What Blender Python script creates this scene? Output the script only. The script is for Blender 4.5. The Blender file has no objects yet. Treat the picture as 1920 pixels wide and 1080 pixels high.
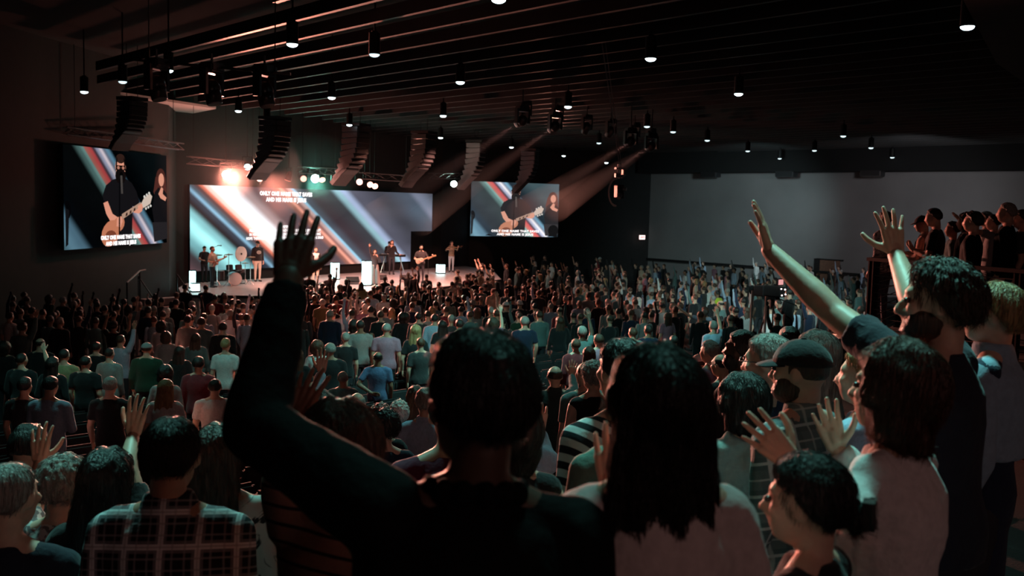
import bpy, bmesh, math, random
from mathutils import Vector, Matrix, Euler, noise
R = math.radians
PI = math.pi
random.seed(7)
SC = bpy.context.scene
COL = SC.collection

# ------------------------------------------------------------------ camera
F = 1800.0
CZ = 4.4
TILT = math.atan(155.0 / F)
ROLL = R(1.5)
_f = Vector((0, math.cos(TILT), -math.sin(TILT)))
_r0 = Vector((1, 0, 0)); _u0 = Vector((0, math.sin(TILT), math.cos(TILT)))
_R = _r0 * math.cos(ROLL) + _u0 * math.sin(ROLL)
_U = -_r0 * math.sin(ROLL) + _u0 * math.cos(ROLL)
cam = bpy.data.cameras.new('camera'); camo = bpy.data.objects.new('camera', cam); COL.objects.link(camo)
cam.sensor_width = 36.0; cam.lens = 36.0 * F / 1920.0
camo.matrix_world = Matrix(((_R.x, _U.x, -_f.x, 0), (_R.y, _U.y, -_f.y, 0), (_R.z, _U.z, -_f.z, CZ), (0, 0, 0, 1)))
cam.clip_start = 0.05; cam.clip_end = 300
cam.dof.use_dof = True; cam.dof.focus_distance = 7.0; cam.dof.aperture_fstop = 4.0
SC.camera = camo
CAMP = Vector((0, 0, CZ))

def ray(u, v):
    return _f + _R * ((u - 960) / F) - _U * ((v - 540) / F)
def P(u, v, d):
    """the point at depth d (world y) that lies towards pixel u, v"""
    q = ray(u, v); return CAMP + q * (d / q.y)
def PZ(u, v, z):
    q = ray(u, v); return CAMP + q * ((z - CZ) / q.z)

# ------------------------------------------------------------------ world, view
w = bpy.data.worlds.new('world'); SC.world = w; w.use_nodes = True
w.node_tree.nodes['Background'].inputs[0].default_value = (0.55, 0.8, 1.0, 1)
w.node_tree.nodes['Background'].inputs[1].default_value = 0.002
SC.view_settings.view_transform = 'Standard'; SC.view_settings.look = 'None'
SC.view_settings.gamma = 1.0; SC.view_settings.use_curve_mapping = False
SC.view_settings.exposure = 0.0

def lamp(kind, name, loc, energy, color, target=None, size=0.2, angle=90, blend=0.6):
    L = bpy.data.lights.new(name, kind); o = bpy.data.objects.new(name, L); COL.objects.link(o)
    o.location = loc; L.energy = energy; L.color = color
    if kind == 'SPOT':
        L.spot_size = R(angle); L.spot_blend = blend; L.shadow_soft_size = size
    elif kind == 'AREA':
        L.shape = 'DISK'; L.size = size
    else: L.shadow_soft_size = size
    if target is not None:
        o.rotation_euler = (Vector(target) - Vector(loc)).to_track_quat('-Z', 'Y').to_euler()
    return o

RED = (1.0, 0.29, 0.21); TEAL = (0.32, 1.0, 0.88); COOL = (0.62, 0.93, 1.0); AMB = (1.0, 0.40, 0.31)
# the big stage fixtures that shine out over the crowd, and the wash from the rig over the stage
RED_AT = P(425, 328, 41.0); GRN_AT = P(591, 335, 46.0); WHT_AT = P(851, 345, 56.0)
lamp('SPOT', 'red_stage_beam', RED_AT + Vector((0.15, -0.4, -0.05)), 70000, RED, (3.5, 6, 2.2), 0.25, 34, 0.6)
lamp('SPOT', 'red_stage_beam_wide', P(487, 333, 42.5) + Vector((0.1, -0.4, 0)), 27000, RED, (5, 24, -2.5), 0.25, 46, 0.7)
lamp('SPOT', 'green_stage_beam', GRN_AT + Vector((0.1, -0.4, -0.05)), 9000, (0.3, 1.0, 0.75), (0, 15, -2), 0.25, 42, 0.7)
lamp('SPOT', 'stage_wash_one', (-9.0, 40.0, 7.0), 8500, AMB, (-8.0, 44.5, 0.4), 0.3, 75, 0.8)
lamp('SPOT', 'stage_wash_two', (-3.0, 44.0, 7.2), 8500, AMB, (-4.5, 48.5, 0.4), 0.3, 75, 0.8)
lamp('SPOT', 'crowd_wash_stage', (-4.5, 47.0, 7.2), 6500, (1.0, 0.36, 0.26), (-3.0, 34.0, -1.0), 0.3, 80, 0.9)
lamp('SPOT', 'crowd_wash_side', (2.0, 52.0, 7.2), 5000, (1.0, 0.36, 0.26), (4.0, 36.0, -1.0), 0.3, 80, 0.9)
# cool light from spots in the ceiling rig over the hall, all hung above the top of the picture
lamp('SPOT', 'house_cool', (1.2, 5.6, 8.6), 1700, TEAL, (1.35, 3.2, 3.2), 0.35, 36, 0.9)
lamp('SPOT', 'house_cool_near', (0.75, 4.2, 8.6), 330, TEAL, (0.35, 1.75, 3.9), 0.3, 24, 0.9)
lamp('SPOT', 'house_cool_corner', (-2.6, 6.5, 8.4), 1300, TEAL, (-1.7, 3.9, 3.0), 0.35, 38, 0.9)
lamp('SPOT', 'house_cool_centre', (0.6, 11.5, 8.6), 1000, TEAL, (0.6, 8.0, 2.6), 0.5, 60, 0.9)
lamp('SPOT', 'house_cool_mid', (1.0, 15.5, 8.8), 3600, TEAL, (0.5, 19.0, 0.8), 0.6, 80, 0.9)
lamp('SPOT', 'house_cool_left', (-6.0, 13.5, 8.4), 750, TEAL, (-6.5, 15.0, 0.6), 0.6, 75, 0.9)
lamp('SPOT', 'house_cool_far', (6.1, 15.0, 8.1), 9000, (0.6, 1.0, 0.93), (8.5, 38.0, 0.0), 0.12, 33, 0.9)
lamp('SPOT', 'house_cool_gallery', (8.0, 14.0, 8.8), 1700, TEAL, (7.5, 13.5, 3.0), 0.5, 60, 0.9)
lamp('AREA', 'rear_pink_fill', (5.0, -7.0, 7.2), 60, (1.0, 0.56, 0.5), (1.8, 3.0, 2.8), 3.0)  # unseen pink fill, added behind the camera to lift the near backs
lamp('SPOT', 'wall_wash_one', (13.0, 51.0, 7.0), 2300, (0.68, 0.97, 1.0), (14.8, 63.0, 3.6), 0.5, 75, 1.0)
lamp('SPOT', 'wall_wash_two', (18.0, 44.0, 7.0), 1300, (0.9, 0.9, 0.95), (21.5, 56.0, 3.5), 0.5, 90, 1.0)
lamp('SPOT', 'wall_wash_three', (26.0, 36.0, 7.0), 1200, (0.95, 0.88, 0.88), (28.5, 48.7, 4.0), 0.5, 90, 1.0)

# ------------------------------------------------------------------ materials
MATS = {}
def mat(name, color, rough=0.7, metal=0.0, emit=None, es=0.0, spec=0.5, bump=None, var=0.0, vscale=8.0, stretch=None, sheen=0.0):
    if name in MATS: return MATS[name]
    m = bpy.data.materials.new(name); m.use_nodes = True; MATS[name] = m
    nt = m.node_tree; b = nt.nodes['Principled BSDF']
    b.inputs['Base Color'].default_value = (*color, 1); b.inputs['Roughness'].default_value = rough
    b.inputs['Metallic'].default_value = metal; b.inputs['Specular IOR Level'].default_value = spec
    if sheen:
        b.inputs['Sheen Weight'].default_value = sheen
    if emit:
        b.inputs['Emission Color'].default_value = (*emit, 1); b.inputs['Emission Strength'].default_value = es
    if bump or var:
        tc = nt.nodes.new('ShaderNodeTexCoord'); mp = nt.nodes.new('ShaderNodeMapping')
        nt.links.new(tc.outputs['Object'], mp.inputs['Vector'])
        if stretch: mp.inputs['Scale'].default_value = stretch
        n = nt.nodes.new('ShaderNodeTexNoise'); n.inputs['Scale'].default_value = vscale; n.inputs['Detail'].default_value = 4
        nt.links.new(mp.outputs[0], n.inputs['Vector'])
        if bump:
            bp = nt.nodes.new('ShaderNodeBump'); bp.inputs['Strength'].default_value = bump; bp.inputs['Distance'].default_value = 0.02
            nt.links.new(n.outputs['Fac'], bp.inputs['Height']); nt.links.new(bp.outputs[0], b.inputs['Normal'])
        if var:
            mx = nt.nodes.new('ShaderNodeMix'); mx.data_type = 'RGBA'; mx.blend_type = 'MULTIPLY'
            mx.inputs[0].default_value = 1.0; mx.inputs[6].default_value = (*color, 1)
            rp = nt.nodes.new('ShaderNodeMapRange'); rp.inputs[1].default_value = 0.3; rp.inputs[2].default_value = 0.7
            rp.inputs[3].default_value = 1 - var; rp.inputs[4].default_value = 1 + var
            nt.links.new(n.outputs['Fac'], rp.inputs[0]); nt.links.new(rp.outputs[0], mx.inputs[7])
            nt.links.new(mx.outputs[2], b.inputs['Base Color'])
    return m
def emis(name, color, s):
    if name in MATS: return MATS[name]
    m = bpy.data.materials.new(name); m.use_nodes = True; MATS[name] = m
    nt = m.node_tree; nt.nodes.remove(nt.nodes['Principled BSDF'])
    e = nt.nodes.new('ShaderNodeEmission'); e.inputs[0].default_value = (*color, 1); e.inputs[1].default_value = s
    nt.links.new(e.outputs[0], nt.nodes['Material Output'].inputs[0]); return m

M_BLACK = mat('black_metal', (0.012, 0.012, 0.013), 0.45, 0.3)
M_WALLD = mat('dark_wall_paint', (0.009, 0.0075, 0.0075), 0.85, bump=0.05, vscale=4, var=0.2)
M_WALLG = mat('grey_wall_paint', (0.16, 0.155, 0.155), 0.9, var=0.12, vscale=0.35)
M_FLOOR = mat('dark_carpet', (0.007, 0.007, 0.0075), 0.95, bump=0.2, vscale=60, var=0.3)
M_CEIL = mat('ceiling_black', (0.0012, 0.0012, 0.0014), 0.95, var=0.3, vscale=2)
M_SLAT = mat('slat_grey', (0.013, 0.013, 0.0135), 0.6, var=0.25, vscale=1.2)
M_STAGE = mat('stage_floor', (0.42, 0.40, 0.40), 0.38, bump=0.03, vscale=3, var=0.12)

# ------------------------------------------------------------------ object helpers
def link(name, me, parent=None, m=None):
    o = bpy.data.objects.new(name, me); COL.objects.link(o)
    if m is not None:
        for x in (m if isinstance(m, (list, tuple)) else [m]): me.materials.append(x)
    if parent is not None: o.parent = parent
    return o
def bmobj(name, bm, m=None, parent=None, smooth=False):
    me = bpy.data.meshes.new(name); bm.to_mesh(me); bm.free()
    if smooth:
        for p in me.polygons: p.use_smooth = True
    return link(name, me, parent, m)
def tag(o, label=None, cat=None, group=None, kind=None):
    if label: o['label'] = label
    if cat: o['category'] = cat
    if group: o['group'] = group
    if kind: o['kind'] = kind
    return o
def empty(name, loc=(0, 0, 0), rz=0.0, label=None, cat=None, group=None):
    o = bpy.data.objects.new(name, None); COL.objects.link(o); o.location = loc; o.rotation_euler = (0, 0, rz)
    o.empty_display_size = 0.1
    return tag(o, label, cat, group)
def struct(o): o['kind'] = 'structure'; return o
def box(bm, c, s, rz=0.0, M=None):
    r = bmesh.ops.create_cube(bm, size=1.0)
    T = Matrix.Translation(c) @ Matrix.Rotation(rz, 4, 'Z') @ Matrix.Diagonal((s[0], s[1], s[2], 1))
    if M is not None: T = M @ T
    bmesh.ops.transform(bm, matrix=T, verts=r['verts']); return r['verts']
def rod(bm, a, b, r0, r1=None, seg=8, caps=True):
    a = Vector(a); b = Vector(b); d = b - a
    r = bmesh.ops.create_cone(bm, cap_ends=caps, segments=seg, radius1=r0, radius2=r0 if r1 is None else r1, depth=d.length)
    T = Matrix.Translation((a + b) / 2) @ d.to_track_quat('Z', 'Y').to_matrix().to_4x4()
    bmesh.ops.transform(bm, matrix=T, verts=r['verts']); return r['verts']
def ball(bm, c, r, seg=12, rings=8, M=None):
    q = bmesh.ops.create_uvsphere(bm, u_segments=seg, v_segments=rings, radius=1.0)
    rr = r if isinstance(r, (tuple, list)) else (r, r, r)
    T = Matrix.Translation(c) @ Matrix.Diagonal((*rr, 1))
    if M is not None: T = M @ T
    bmesh.ops.transform(bm, matrix=T, verts=q['verts']); return q['verts']
def prism(bm, pts, z0, z1):
    lo = [bm.verts.new((p[0], p[1], z0)) for p in pts]; hi = [bm.verts.new((p[0], p[1], z1)) for p in pts]
    n = len(pts)
    for i in range(n): bm.faces.new((lo[i], lo[(i + 1) % n], hi[(i + 1) % n], hi[i]))
    bm.faces.new(hi); bm.faces.new(lo[::-1])
    bmesh.ops.recalc_face_normals(bm, faces=bm.faces)
def copy_tree(o, parent=None):
    c = o.copy(); COL.objects.link(c)
    if parent is not None: c.parent = parent
    for ch in list(o.children): copy_tree(ch, c)
    return c

# ------------------------------------------------------------------ the hall
# rows of seats run along RW, the floor falls along -S towards the stage
SX, SY = 0.687, -0.727
KN = [(3, 3.6), (0.6, 2.8), (-1.4, 2.38), (-2.8, 1.95), (-5.4, 1.35), (-7, 1.0), (-10, 0.55), (-14, 0.08), (-20, -0.2), (-29, -0.45), (-60, -0.45)]
def fz(s):
    for (a, za), (b, zb) in zip(KN, KN[1:]):
        if s >= b:
            return za + (zb - za) * (a - s) / (a - b) if s < a else za
    return KN[-1][1]
STEP = 0.95
def fq(x, y):
    return fz(round((SX * x + SY * y) / STEP) * STEP)
bm = bmesh.new()
rw = Vector((-SY, SX, 0)); sv = Vector((SX, SY, 0))
for k in range(3, -46, -1):
    c = sv * (k * STEP); z = fz(k * STEP)
    if k == -45: c = sv * ((k - 15) * STEP)
    a = [c + sv * (STEP / 2 if k > -45 else 15.5 * STEP) * sg + rw * L for sg, L in ((1, -40), (1, 70), (-1, 70), (-1, -40))]
    prism(bm, a, -1.4, z)
struct(bmobj('floor', bm, M_FLOOR))
def wall(name, pts, z0, z1, m, th=0.3):
    """a wall along a line of ground points, thickness away from the hall centre"""
    bm = bmesh.new(); cen = Vector((0, 30, 0))
    for a, b in zip(pts, pts[1:]):
        a = Vector((*a, 0)); b = Vector((*b, 0)); d = (b - a).normalized(); n = Vector((d.y, -d.x, 0))
        if n.dot(cen - a) > 0: n = -n
        prism(bm, [a, b, b + n * th, a + n * th], z0, z1)
    return struct(bmobj(name, bm, m))
SL = [P(118, 274, 32.8), P(312, 292, 40.0)]
ZT = 9.6
wall('wall_left', [(-16.6, 24), (-15.7, 32.4), (-14.55, 40.6), (-15.3, 43.6)], -1.4, ZT, M_WALLD)
wall('wall_stage', [(-15.3, 43.6), (-4.4, 58.6)], -1.4, ZT, M_WALLD)
wall('wall_rear_stage', [(-4.4, 58.6), (-2.9, 63.3), (3.4, 66.1), (9.7, 68.9)], -1.4, ZT, M_WALLD)
wall('wall_right', [(9.7, 68.9), (26.9, 50.4), (52, 23.6)], -1.4, ZT, M_WALLG)
wall('wall_back', [(52, 23.6), (34, -12), (-14, -12), (-22, 4), (-16.6, 24)], -1.4, ZT, M_WALLD)
# ceiling with its slats hung below
bm = bmesh.new(); prism(bm, [(-30, -14), (60, -14), (60, 74), (-30, 74)], 9.55, 9.8)
ceil = struct(bmobj('ceiling', bm, M_CEIL))
EDGE = [(-3.5, 17.0), (-7.5, 23.6), (-12.2, 28.7), (-14.6, 33), (-12.4, 40), (-9.1, 46), (-7.8, 56), (-3.0, 62.5), (9.4, 68), (26.5, 50), (40, 34), (60, 10), (30, -13), (-3.5, -13)]
ND = Vector((-0.667, 0.745, 0)).normalized(); RD = Vector((ND.y, -ND.x, 0))
def clip_line(o, d):
    ts = []
    for a, b in zip(EDGE, EDGE[1:] + EDGE[:1]):
        a = Vector((*a, 0)); e = Vector((*b, 0)) - a
        den = d.x * e.y - d.y * e.x
        if abs(den) < 1e-9: continue
        q = a - o; t = (q.x * e.y - q.y * e.x) / den; s = (q.x * d.y - q.y * d.x) / den
        if 0 <= s < 1: ts.append(t)
    ts.sort(); return list(zip(ts[::2], ts[1::2]))
k0 = PZ(640, 87, 8.2); base = k0.dot(RD)
for i in range(-3, 46):
    o = RD * (base + i * 1.22)
    for t0, t1 in clip_line(o, ND):
        if t1 - t0 < 2: continue
        bm = bmesh.new(); a = o + ND * t0; b = o + ND * t1; mid = (a + b) / 2
        box(bm, (mid.x, mid.y, 8.34), (t1 - t0, 0.11, 0.28), math.atan2(ND.y, ND.x))
        bmobj('slat', bm, M_SLAT, ceil)
# pale soffit panel by the first speaker hang
bm = bmesh.new(); pts = [PZ(u, v, 8.25) for u, v in ((213, 173), (405, 202), (330, 217), (268, 196))]
prism(bm, [(p.x, p.y) for p in pts], 8.2, 8.3); bmobj('soffit_panel', bm, mat('soffit_paint', (0.45, 0.44, 0.43), 0.8), ceil)
# bulkhead that drops from the ceiling above the balcony
bm = bmesh.new()
a = PZ(1806, 0, 7.4); b = PZ(1868, 118, 7.4); c = PZ(1935, 165, 7.4)
prism(bm, [(a.x - 0.25, a.y - 2.5), (a.x, a.y), (b.x, b.y), (c.x, c.y), (c.x + 14, c.y + 2), (c.x + 14, a.y - 2.5)], 7.4, 9.55)
struct(bmobj('trim_1', bm, mat('bulkhead_paint', (0.06, 0.045, 0.042), 0.85, var=0.2, vscale=3)))
# dark header over the grey wall with three boxes on it
w0 = Vector((9.7, 68.9, 0)); w1 = Vector((52, 23.6, 0)); wd = (w1 - w0).normalized(); wn = Vector((-wd.y, wd.x, 0))
if wn.dot(Vector((0, 30, 0)) - w0) < 0: wn = -wn
bm = bmesh.new(); q = [w0 + wn * 0.02, w1 + wn * 0.02, w1 + wn * 1.5, w0 + wn * 1.5]
ZH = P(1215, 325, 68).z
prism(bm, q, ZH, 9.55); struct(bmobj('trim_2', bm, M_CEIL))
bm = bmesh.new(); q = [w0 + wn * 0.02, w1 + wn * 0.02, w1 + wn * 0.16, w0 + wn * 0.16]
prism(bm, q, 0.75, 0.9); struct(bmobj('trim_3', bm, M_BLACK))
def on_wall(u):  # point of the grey wall towards column u
    q = ray(u, 400); q = Vector((q.x, q.y, 0)); den = q.x * wd.y - q.y * wd.x
    return q * ((w0.x * wd.y - w0.y * wd.x) / den)
# ------------------------------------------------------------------ stage
st = [(-14.3, 41.0), (-13.2, 38.2), (-10.0, 38.6), (-4.0, 43.6), (-0.6, 50.5), (-1.2, 57.5), (-3.0, 60.5), (-4.6, 58.3), (-14.75, 43.3)]
SZ = 0.5
bm = bmesh.new(); prism(bm, st, -0.5, SZ)
stage = bmobj('stage', bm, M_STAGE); tag(stage, 'low wide stage with pale floor lit pink below the main screen', 'stage')
bm = bmesh.new()
for a, b in zip(st[1:6], st[2:7]):
    a = Vector((*a, 0)); b = Vector((*b, 0)); d = b - a; mid = (a + b) / 2; n = Vector((d.y, -d.x, 0)).normalized()
    box(bm, (mid.x + n.x * 0.02, mid.y + n.y * 0.02, SZ - 0.06), (d.length, 0.04, 0.1), math.atan2(d.y, d.x))
o = bmobj('edge_strip', bm, M_BLACK, stage); o['kind'] = 'stuff'
def stage_pt(u, v): return PZ(u, v, SZ)

# steps up to the stage at its end
bm = bmesh.new()
sp = P(318, 572, 37.6)
steps = empty('stage_steps', (sp.x, sp.y, -0.45), R(52), 'red-lit flight of steps up to the stage end by the dark wall', 'steps')
M_STEP = mat('step_paint', (0.35, 0.3, 0.29), 0.6, var=0.1)
for i in range(3):
    bm = bmesh.new(); box(bm, (0, 0.32 * i, 0.16 + 0.32 * i - 0.12), (1.6, 0.34, 0.26)); bmobj('step', bm, M_STEP, steps)
for sx in (-0.85, 0.85):
    bm = bmesh.new(); rod(bm, (sx, -0.2, 0), (sx, -0.2, 0.95), 0.025); rod(bm, (sx, 0.8, 0.6), (sx, 0.8, 1.7), 0.025); rod(bm, (sx, -0.2, 0.95), (sx, 0.8, 1.7), 0.025)
    bmobj('handrail', bm, M_BLACK, steps)
rampc = P(225, 548, 35.0)
hr = empty('sloping_handrail', (0, 0, 0), 0, 'thin sloping handrail against the dark wall under the side screen', 'handrail')
bm = bmesh.new(); a = P(238, 530, 35.5); b = P(262, 508, 36.5); c = P(273, 506, 36.8)
rod(bm, a, b, 0.03); rod(bm, b, c, 0.03); bmobj('rail', bm, mat('rail_steel', (0.4, 0.35, 0.35), 0.4, 0.6), hr)
bm = bmesh.new(); rod(bm, a, (a.x, a.y, fq(a.x, a.y)), 0.03); rod(bm, b, (b.x, b.y, fq(b.x, b.y)), 0.03); bmobj('rail_post', bm, M_BLACK, hr)

# ------------------------------------------------------------------ screens
def ramp_screen(name, W, H, fac, stops, c0, c1, scale, strength, dim=1.0):
    m = bpy.data.materials.new(name); m.use_nodes = True; nt = m.node_tree
    nt.nodes.remove(nt.nodes['Principled BSDF'])
    uv = nt.nodes.new('ShaderNodeUVMap'); sep = nt.nodes.new('ShaderNodeSeparateXYZ'); nt.links.new(uv.outputs[0], sep.inputs[0])
    ml = nt.nodes.new('ShaderNodeMath'); ml.operation = 'MULTIPLY_ADD'; ml.inputs[1].default_value = fac; nt.links.new(sep.outputs[1], ml.inputs[0])
    nt.links.new(sep.outputs[0], ml.inputs[2])   # u + fac*(v up)
    mr = nt.nodes.new('ShaderNodeMapRange'); mr.inputs[1].default_value = c0; mr.inputs[2].default_value = c1
    nt.links.new(ml.outputs[0], mr.inputs[0])
    cr = nt.nodes.new('ShaderNodeValToRGB'); nt.links.new(mr.outputs[0], cr.inputs[0]); els = cr.color_ramp.elements
    cr.color_ramp.interpolation = 'EASE'
    for i, (c, col) in enumerate(stops):
        t = (c - c0) / (c1 - c0)
        if i < 2: e = els[i]; e.position = t
        else: e = els.new(t)
        e.color = (*[x ** 2.2 for x in col], 1)
    n = nt.nodes.new('ShaderNodeTexNoise'); n.inputs['Scale'].default_value = 2.2; nt.links.new(uv.outputs[0], n.inputs['Vector'])
    m2 = nt.nodes.new('ShaderNodeMapRange'); m2.inputs[1].default_value = 0.35; m2.inputs[2].default_value = 0.65; m2.inputs[3].default_value = 0.75; m2.inputs[4].default_value = 1.15
    nt.links.new(n.outputs['Fac'], m2.inputs[0])
    mu = nt.nodes.new('ShaderNodeMath'); mu.operation = 'MULTIPLY'; mu.inputs[1].default_value = strength; nt.links.new(m2.outputs[0], mu.inputs[0])
    e = nt.nodes.new('ShaderNodeEmission'); nt.links.new(cr.outputs[0], e.inputs[0]); nt.links.new(mu.outputs[0], e.inputs[1])
    nt.links.new(e.outputs[0], nt.nodes['Material Output'].inputs[0]); return m
class Screen:
    def __init__(s, tl, tr, H, ztop):
        s.o = Vector((tl.x, tl.y, ztop)); d = Vector((tr.x - tl.x, tr.y - tl.y, 0)); s.W = d.length; s.H = H; s.x = d.normalized()
        s.n = Vector((s.x.y, -s.x.x, 0))
        if s.n.dot(CAMP - s.o) < 0: s.n = -s.n
    def at(s, u, v, off=0.0): return s.o + s.x * (u * s.W) - Vector((0, 0, v * s.H)) + s.n * off
def screen_obj(S, outline, m, name, label):
    root = empty(name, S.at(0.5, 1), 0, label, 'screen'); inv = Matrix.Translation(-root.location)
    bm = bmesh.new(); uvl = bm.loops.layers.uv.new('UVMap')
    f = bm.faces.new([bm.verts.new(inv @ S.at(u, v, 0.0)) for u, v in outline])
    for l, (u, v) in zip(f.loops, outline): l[uvl].uv = (u, 1 - v)
    if f.normal.dot(S.n) < 0: pass
    bmobj('panel', bm, m, root)
    bm = bmesh.new(); vs = [inv @ S.at(u, v, -0.02) for u, v in outline]; vb = [inv @ S.at(u, v, -0.14) for u, v in outline]
    n = len(vs); a = [bm.verts.new(p) for p in vs]; b = [bm.verts.new(p) for p in vb]
    bm.faces.new(a); bm.faces.new(b[::-1])
    for i in range(n): bm.faces.new((a[i], a[(i + 1) % n], b[(i + 1) % n], b[i]))
    bmesh.ops.recalc_face_normals(bm, faces=bm.faces); bmobj('housing', bm, M_BLACK, root)
    return root
FONT = bpy.data.fonts.load('<builtin>') if False else None
def text_on(S, root, lines, u, v, size, gap, off, name, m, bold=0.012, squash=0.9):
    inv = Matrix.Translation(-root.location)
    for i, t in enumerate(lines):
        c = bpy.data.curves.new('lettering', 'FONT'); c.body = t; c.size = size; c.align_x = 'CENTER'; c.align_y = 'CENTER'; c.offset = bold; c.space_character = 1.08
        c.resolution_u = 2
        to = bpy.data.objects.new('lettering_tmp', c); COL.objects.link(to)
        dg = bpy.context.evaluated_depsgraph_get(); me = bpy.data.meshes.new_from_object(to.evaluated_get(dg)); bpy.data.objects.remove(to)
        p = S.at(u, v + i * gap, off)
        T = inv @ Matrix.Translation(p) @ Matrix(((S.x.x, 0, S.n.x, 0), (S.x.y, 0, S.n.y, 0), (0, 1, 0, 0), (0, 0, 0, 1))) @ Matrix.Diagonal((squash, 1, 1, 1))
        me.transform(T); o = link(name, me, root, m); o['kind'] = 'stuff'
M_TXT = emis('letter_light', (1.0, 0.93, 0.93), 1.6)

# main screen
a = P(356, 346, 44.0); b = P(811, 364, 57.6)
MS = Screen(a, b, P(356, 346, 44.0).z - P(356, 509, 44.0).z, a.z)
K = (0.15, 0.13, 0.14)
stops = [(-150, (.42, .30, .32)), (-112, (.25, .22, .23)), (-90, (.42, .62, .64)), (-62, (.66, .95, .95)), (-44, (.5, .72, .74)), (-28, (.17, .15, .16)), (-14, (.22, .24, .28)), (-7, (.5, .66, .76)),
         (0, (.3, .36, .4)), (9, (.35, .25, .25)), (16, (.85, .45, .36)), (22, (1, .82, .76)), (34, (1, 1, 1)), (55, (.98, .98, 1)), (74, (.66, .56, .56)), (96, (.40, .32, .33)), (122, (.36, .30, .32)),
         (134, (.55, .36, .32)), (141, (.9, .60, .52)), (148, (.55, .38, .36)), (156, (.75, .62, .60)), (163, (.55, .74, .84)), (168, (.3, .32, .36)), (190, (.26, .22, .24)), (228, (.25, .25, .27)), (244, (.55, .70, .74)), (256, (.62, .68, .80)), (275, (.33, .33, .38)), (330, (.25, .25, .28)), (392, (.28, .32, .37)), (412, (.42, .45, .52)), (460, (.27, .28, .31))]
# c = X - 0.95*Y with X = 455 u, Y = 145 v  ->  u + fac*(1-v) form
fac = 0.95 * 145 / 455
mm = ramp_screen('main_screen_light', MS.W, MS.H, fac, [(c / 455 + fac, col) for c, col in stops], -150 / 455 + fac, 460 / 455 + fac, 1, 1.35)
vn = 0.56; un = 0.89
MSR = screen_obj(MS, [(0, 0), (1, 0), (1, vn), (un, vn), (un, 1), (0, 1)], mm, 'main_screen', 'wide LED wall behind the stage with diagonal light streaks and song words')
text_on(MS, MSR, ['ONLY ONE NAME THAT SAVES', 'AND HIS NAME IS JESUS'], 0.335, 0.075, 0.27, 0.075, 0.03, 'song_line', M_TXT, 0.016, 0.84)
text_on(MS, MSR, ['1 PETER 1:3', 'PRAISE BE TO THE GOD AND FATHER OF OUR LORD JESUS CHRIST!', 'IN HIS GREAT MERCY HE HAS GIVEN US NEW BIRTH INTO A LIVING', 'HOPE THROUGH THE RESURRECTION OF JESUS CHRIST FROM THE DEAD'], 0.335, 0.49, 0.185, 0.047, 0.03, 'verse_line', M_TXT, 0.009, 0.76)
# black return beside the screen's cut corner
bm = bmesh.new(); p0 = MS.at(un, vn, -0.02); p1 = MS.at(1.0, vn, -0.02)
prism(bm, [(p0.x, p0.y), (p1.x, p1.y), (p1.x - MS.n.x * .1, p1.y - MS.n.y * .1), (p0.x - MS.n.x * .1, p0.y - MS.n.y * .1)], SZ, MS.at(0, vn).z)
struct(bmobj('trim_4', bm, M_BLACK))

# side screens with the camera picture
side_stops = [(-.55, (.30, .42, .46)), (-.47, (.42, .58, .66)), (-.38, (.36, .50, .58)), (-.30, (.16, .20, .24)), (-.18, (.17, .19, .21)), (.06, (.19, .22, .23)), (.12, (.34, .46, .45)), (.155, (.46, .62, .60)), (.175, (.72, .42, .38)), (.22, (.78, .32, .32)), (.25, (.30, .24, .28)),
              (.285, (.66, .68, .78)), (.315, (.94, .88, .92)), (.345, (.45, .50, .58)), (.375, (.40, .58, .68)), (.42, (.10, .14, .17)), (.7, (.20, .27, .29)), (1.0, (.26, .34, .37))]
f2 = 0.55
SKN = (.92, .62, .52); SKD = (.55, .33, .28); HR = (.10, .08, .08); TEE = (.11, .105, .115); GT = (.80, .50, .38); GTD = (.5, .27, .2); STEEL = (.06, .06, .07); WHT = (.9, .88, .85)
def ell(cx, cy, rx, ry, n=14, a=0): return [(cx + rx * math.cos(2 * PI * i / n) * math.cos(a) - ry * math.sin(2 * PI * i / n) * math.sin(a), cy + ry * math.sin(2 * PI * i / n) * math.cos(a) + rx * math.cos(2 * PI * i / n) * math.sin(a)) for i in range(n)]
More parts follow.
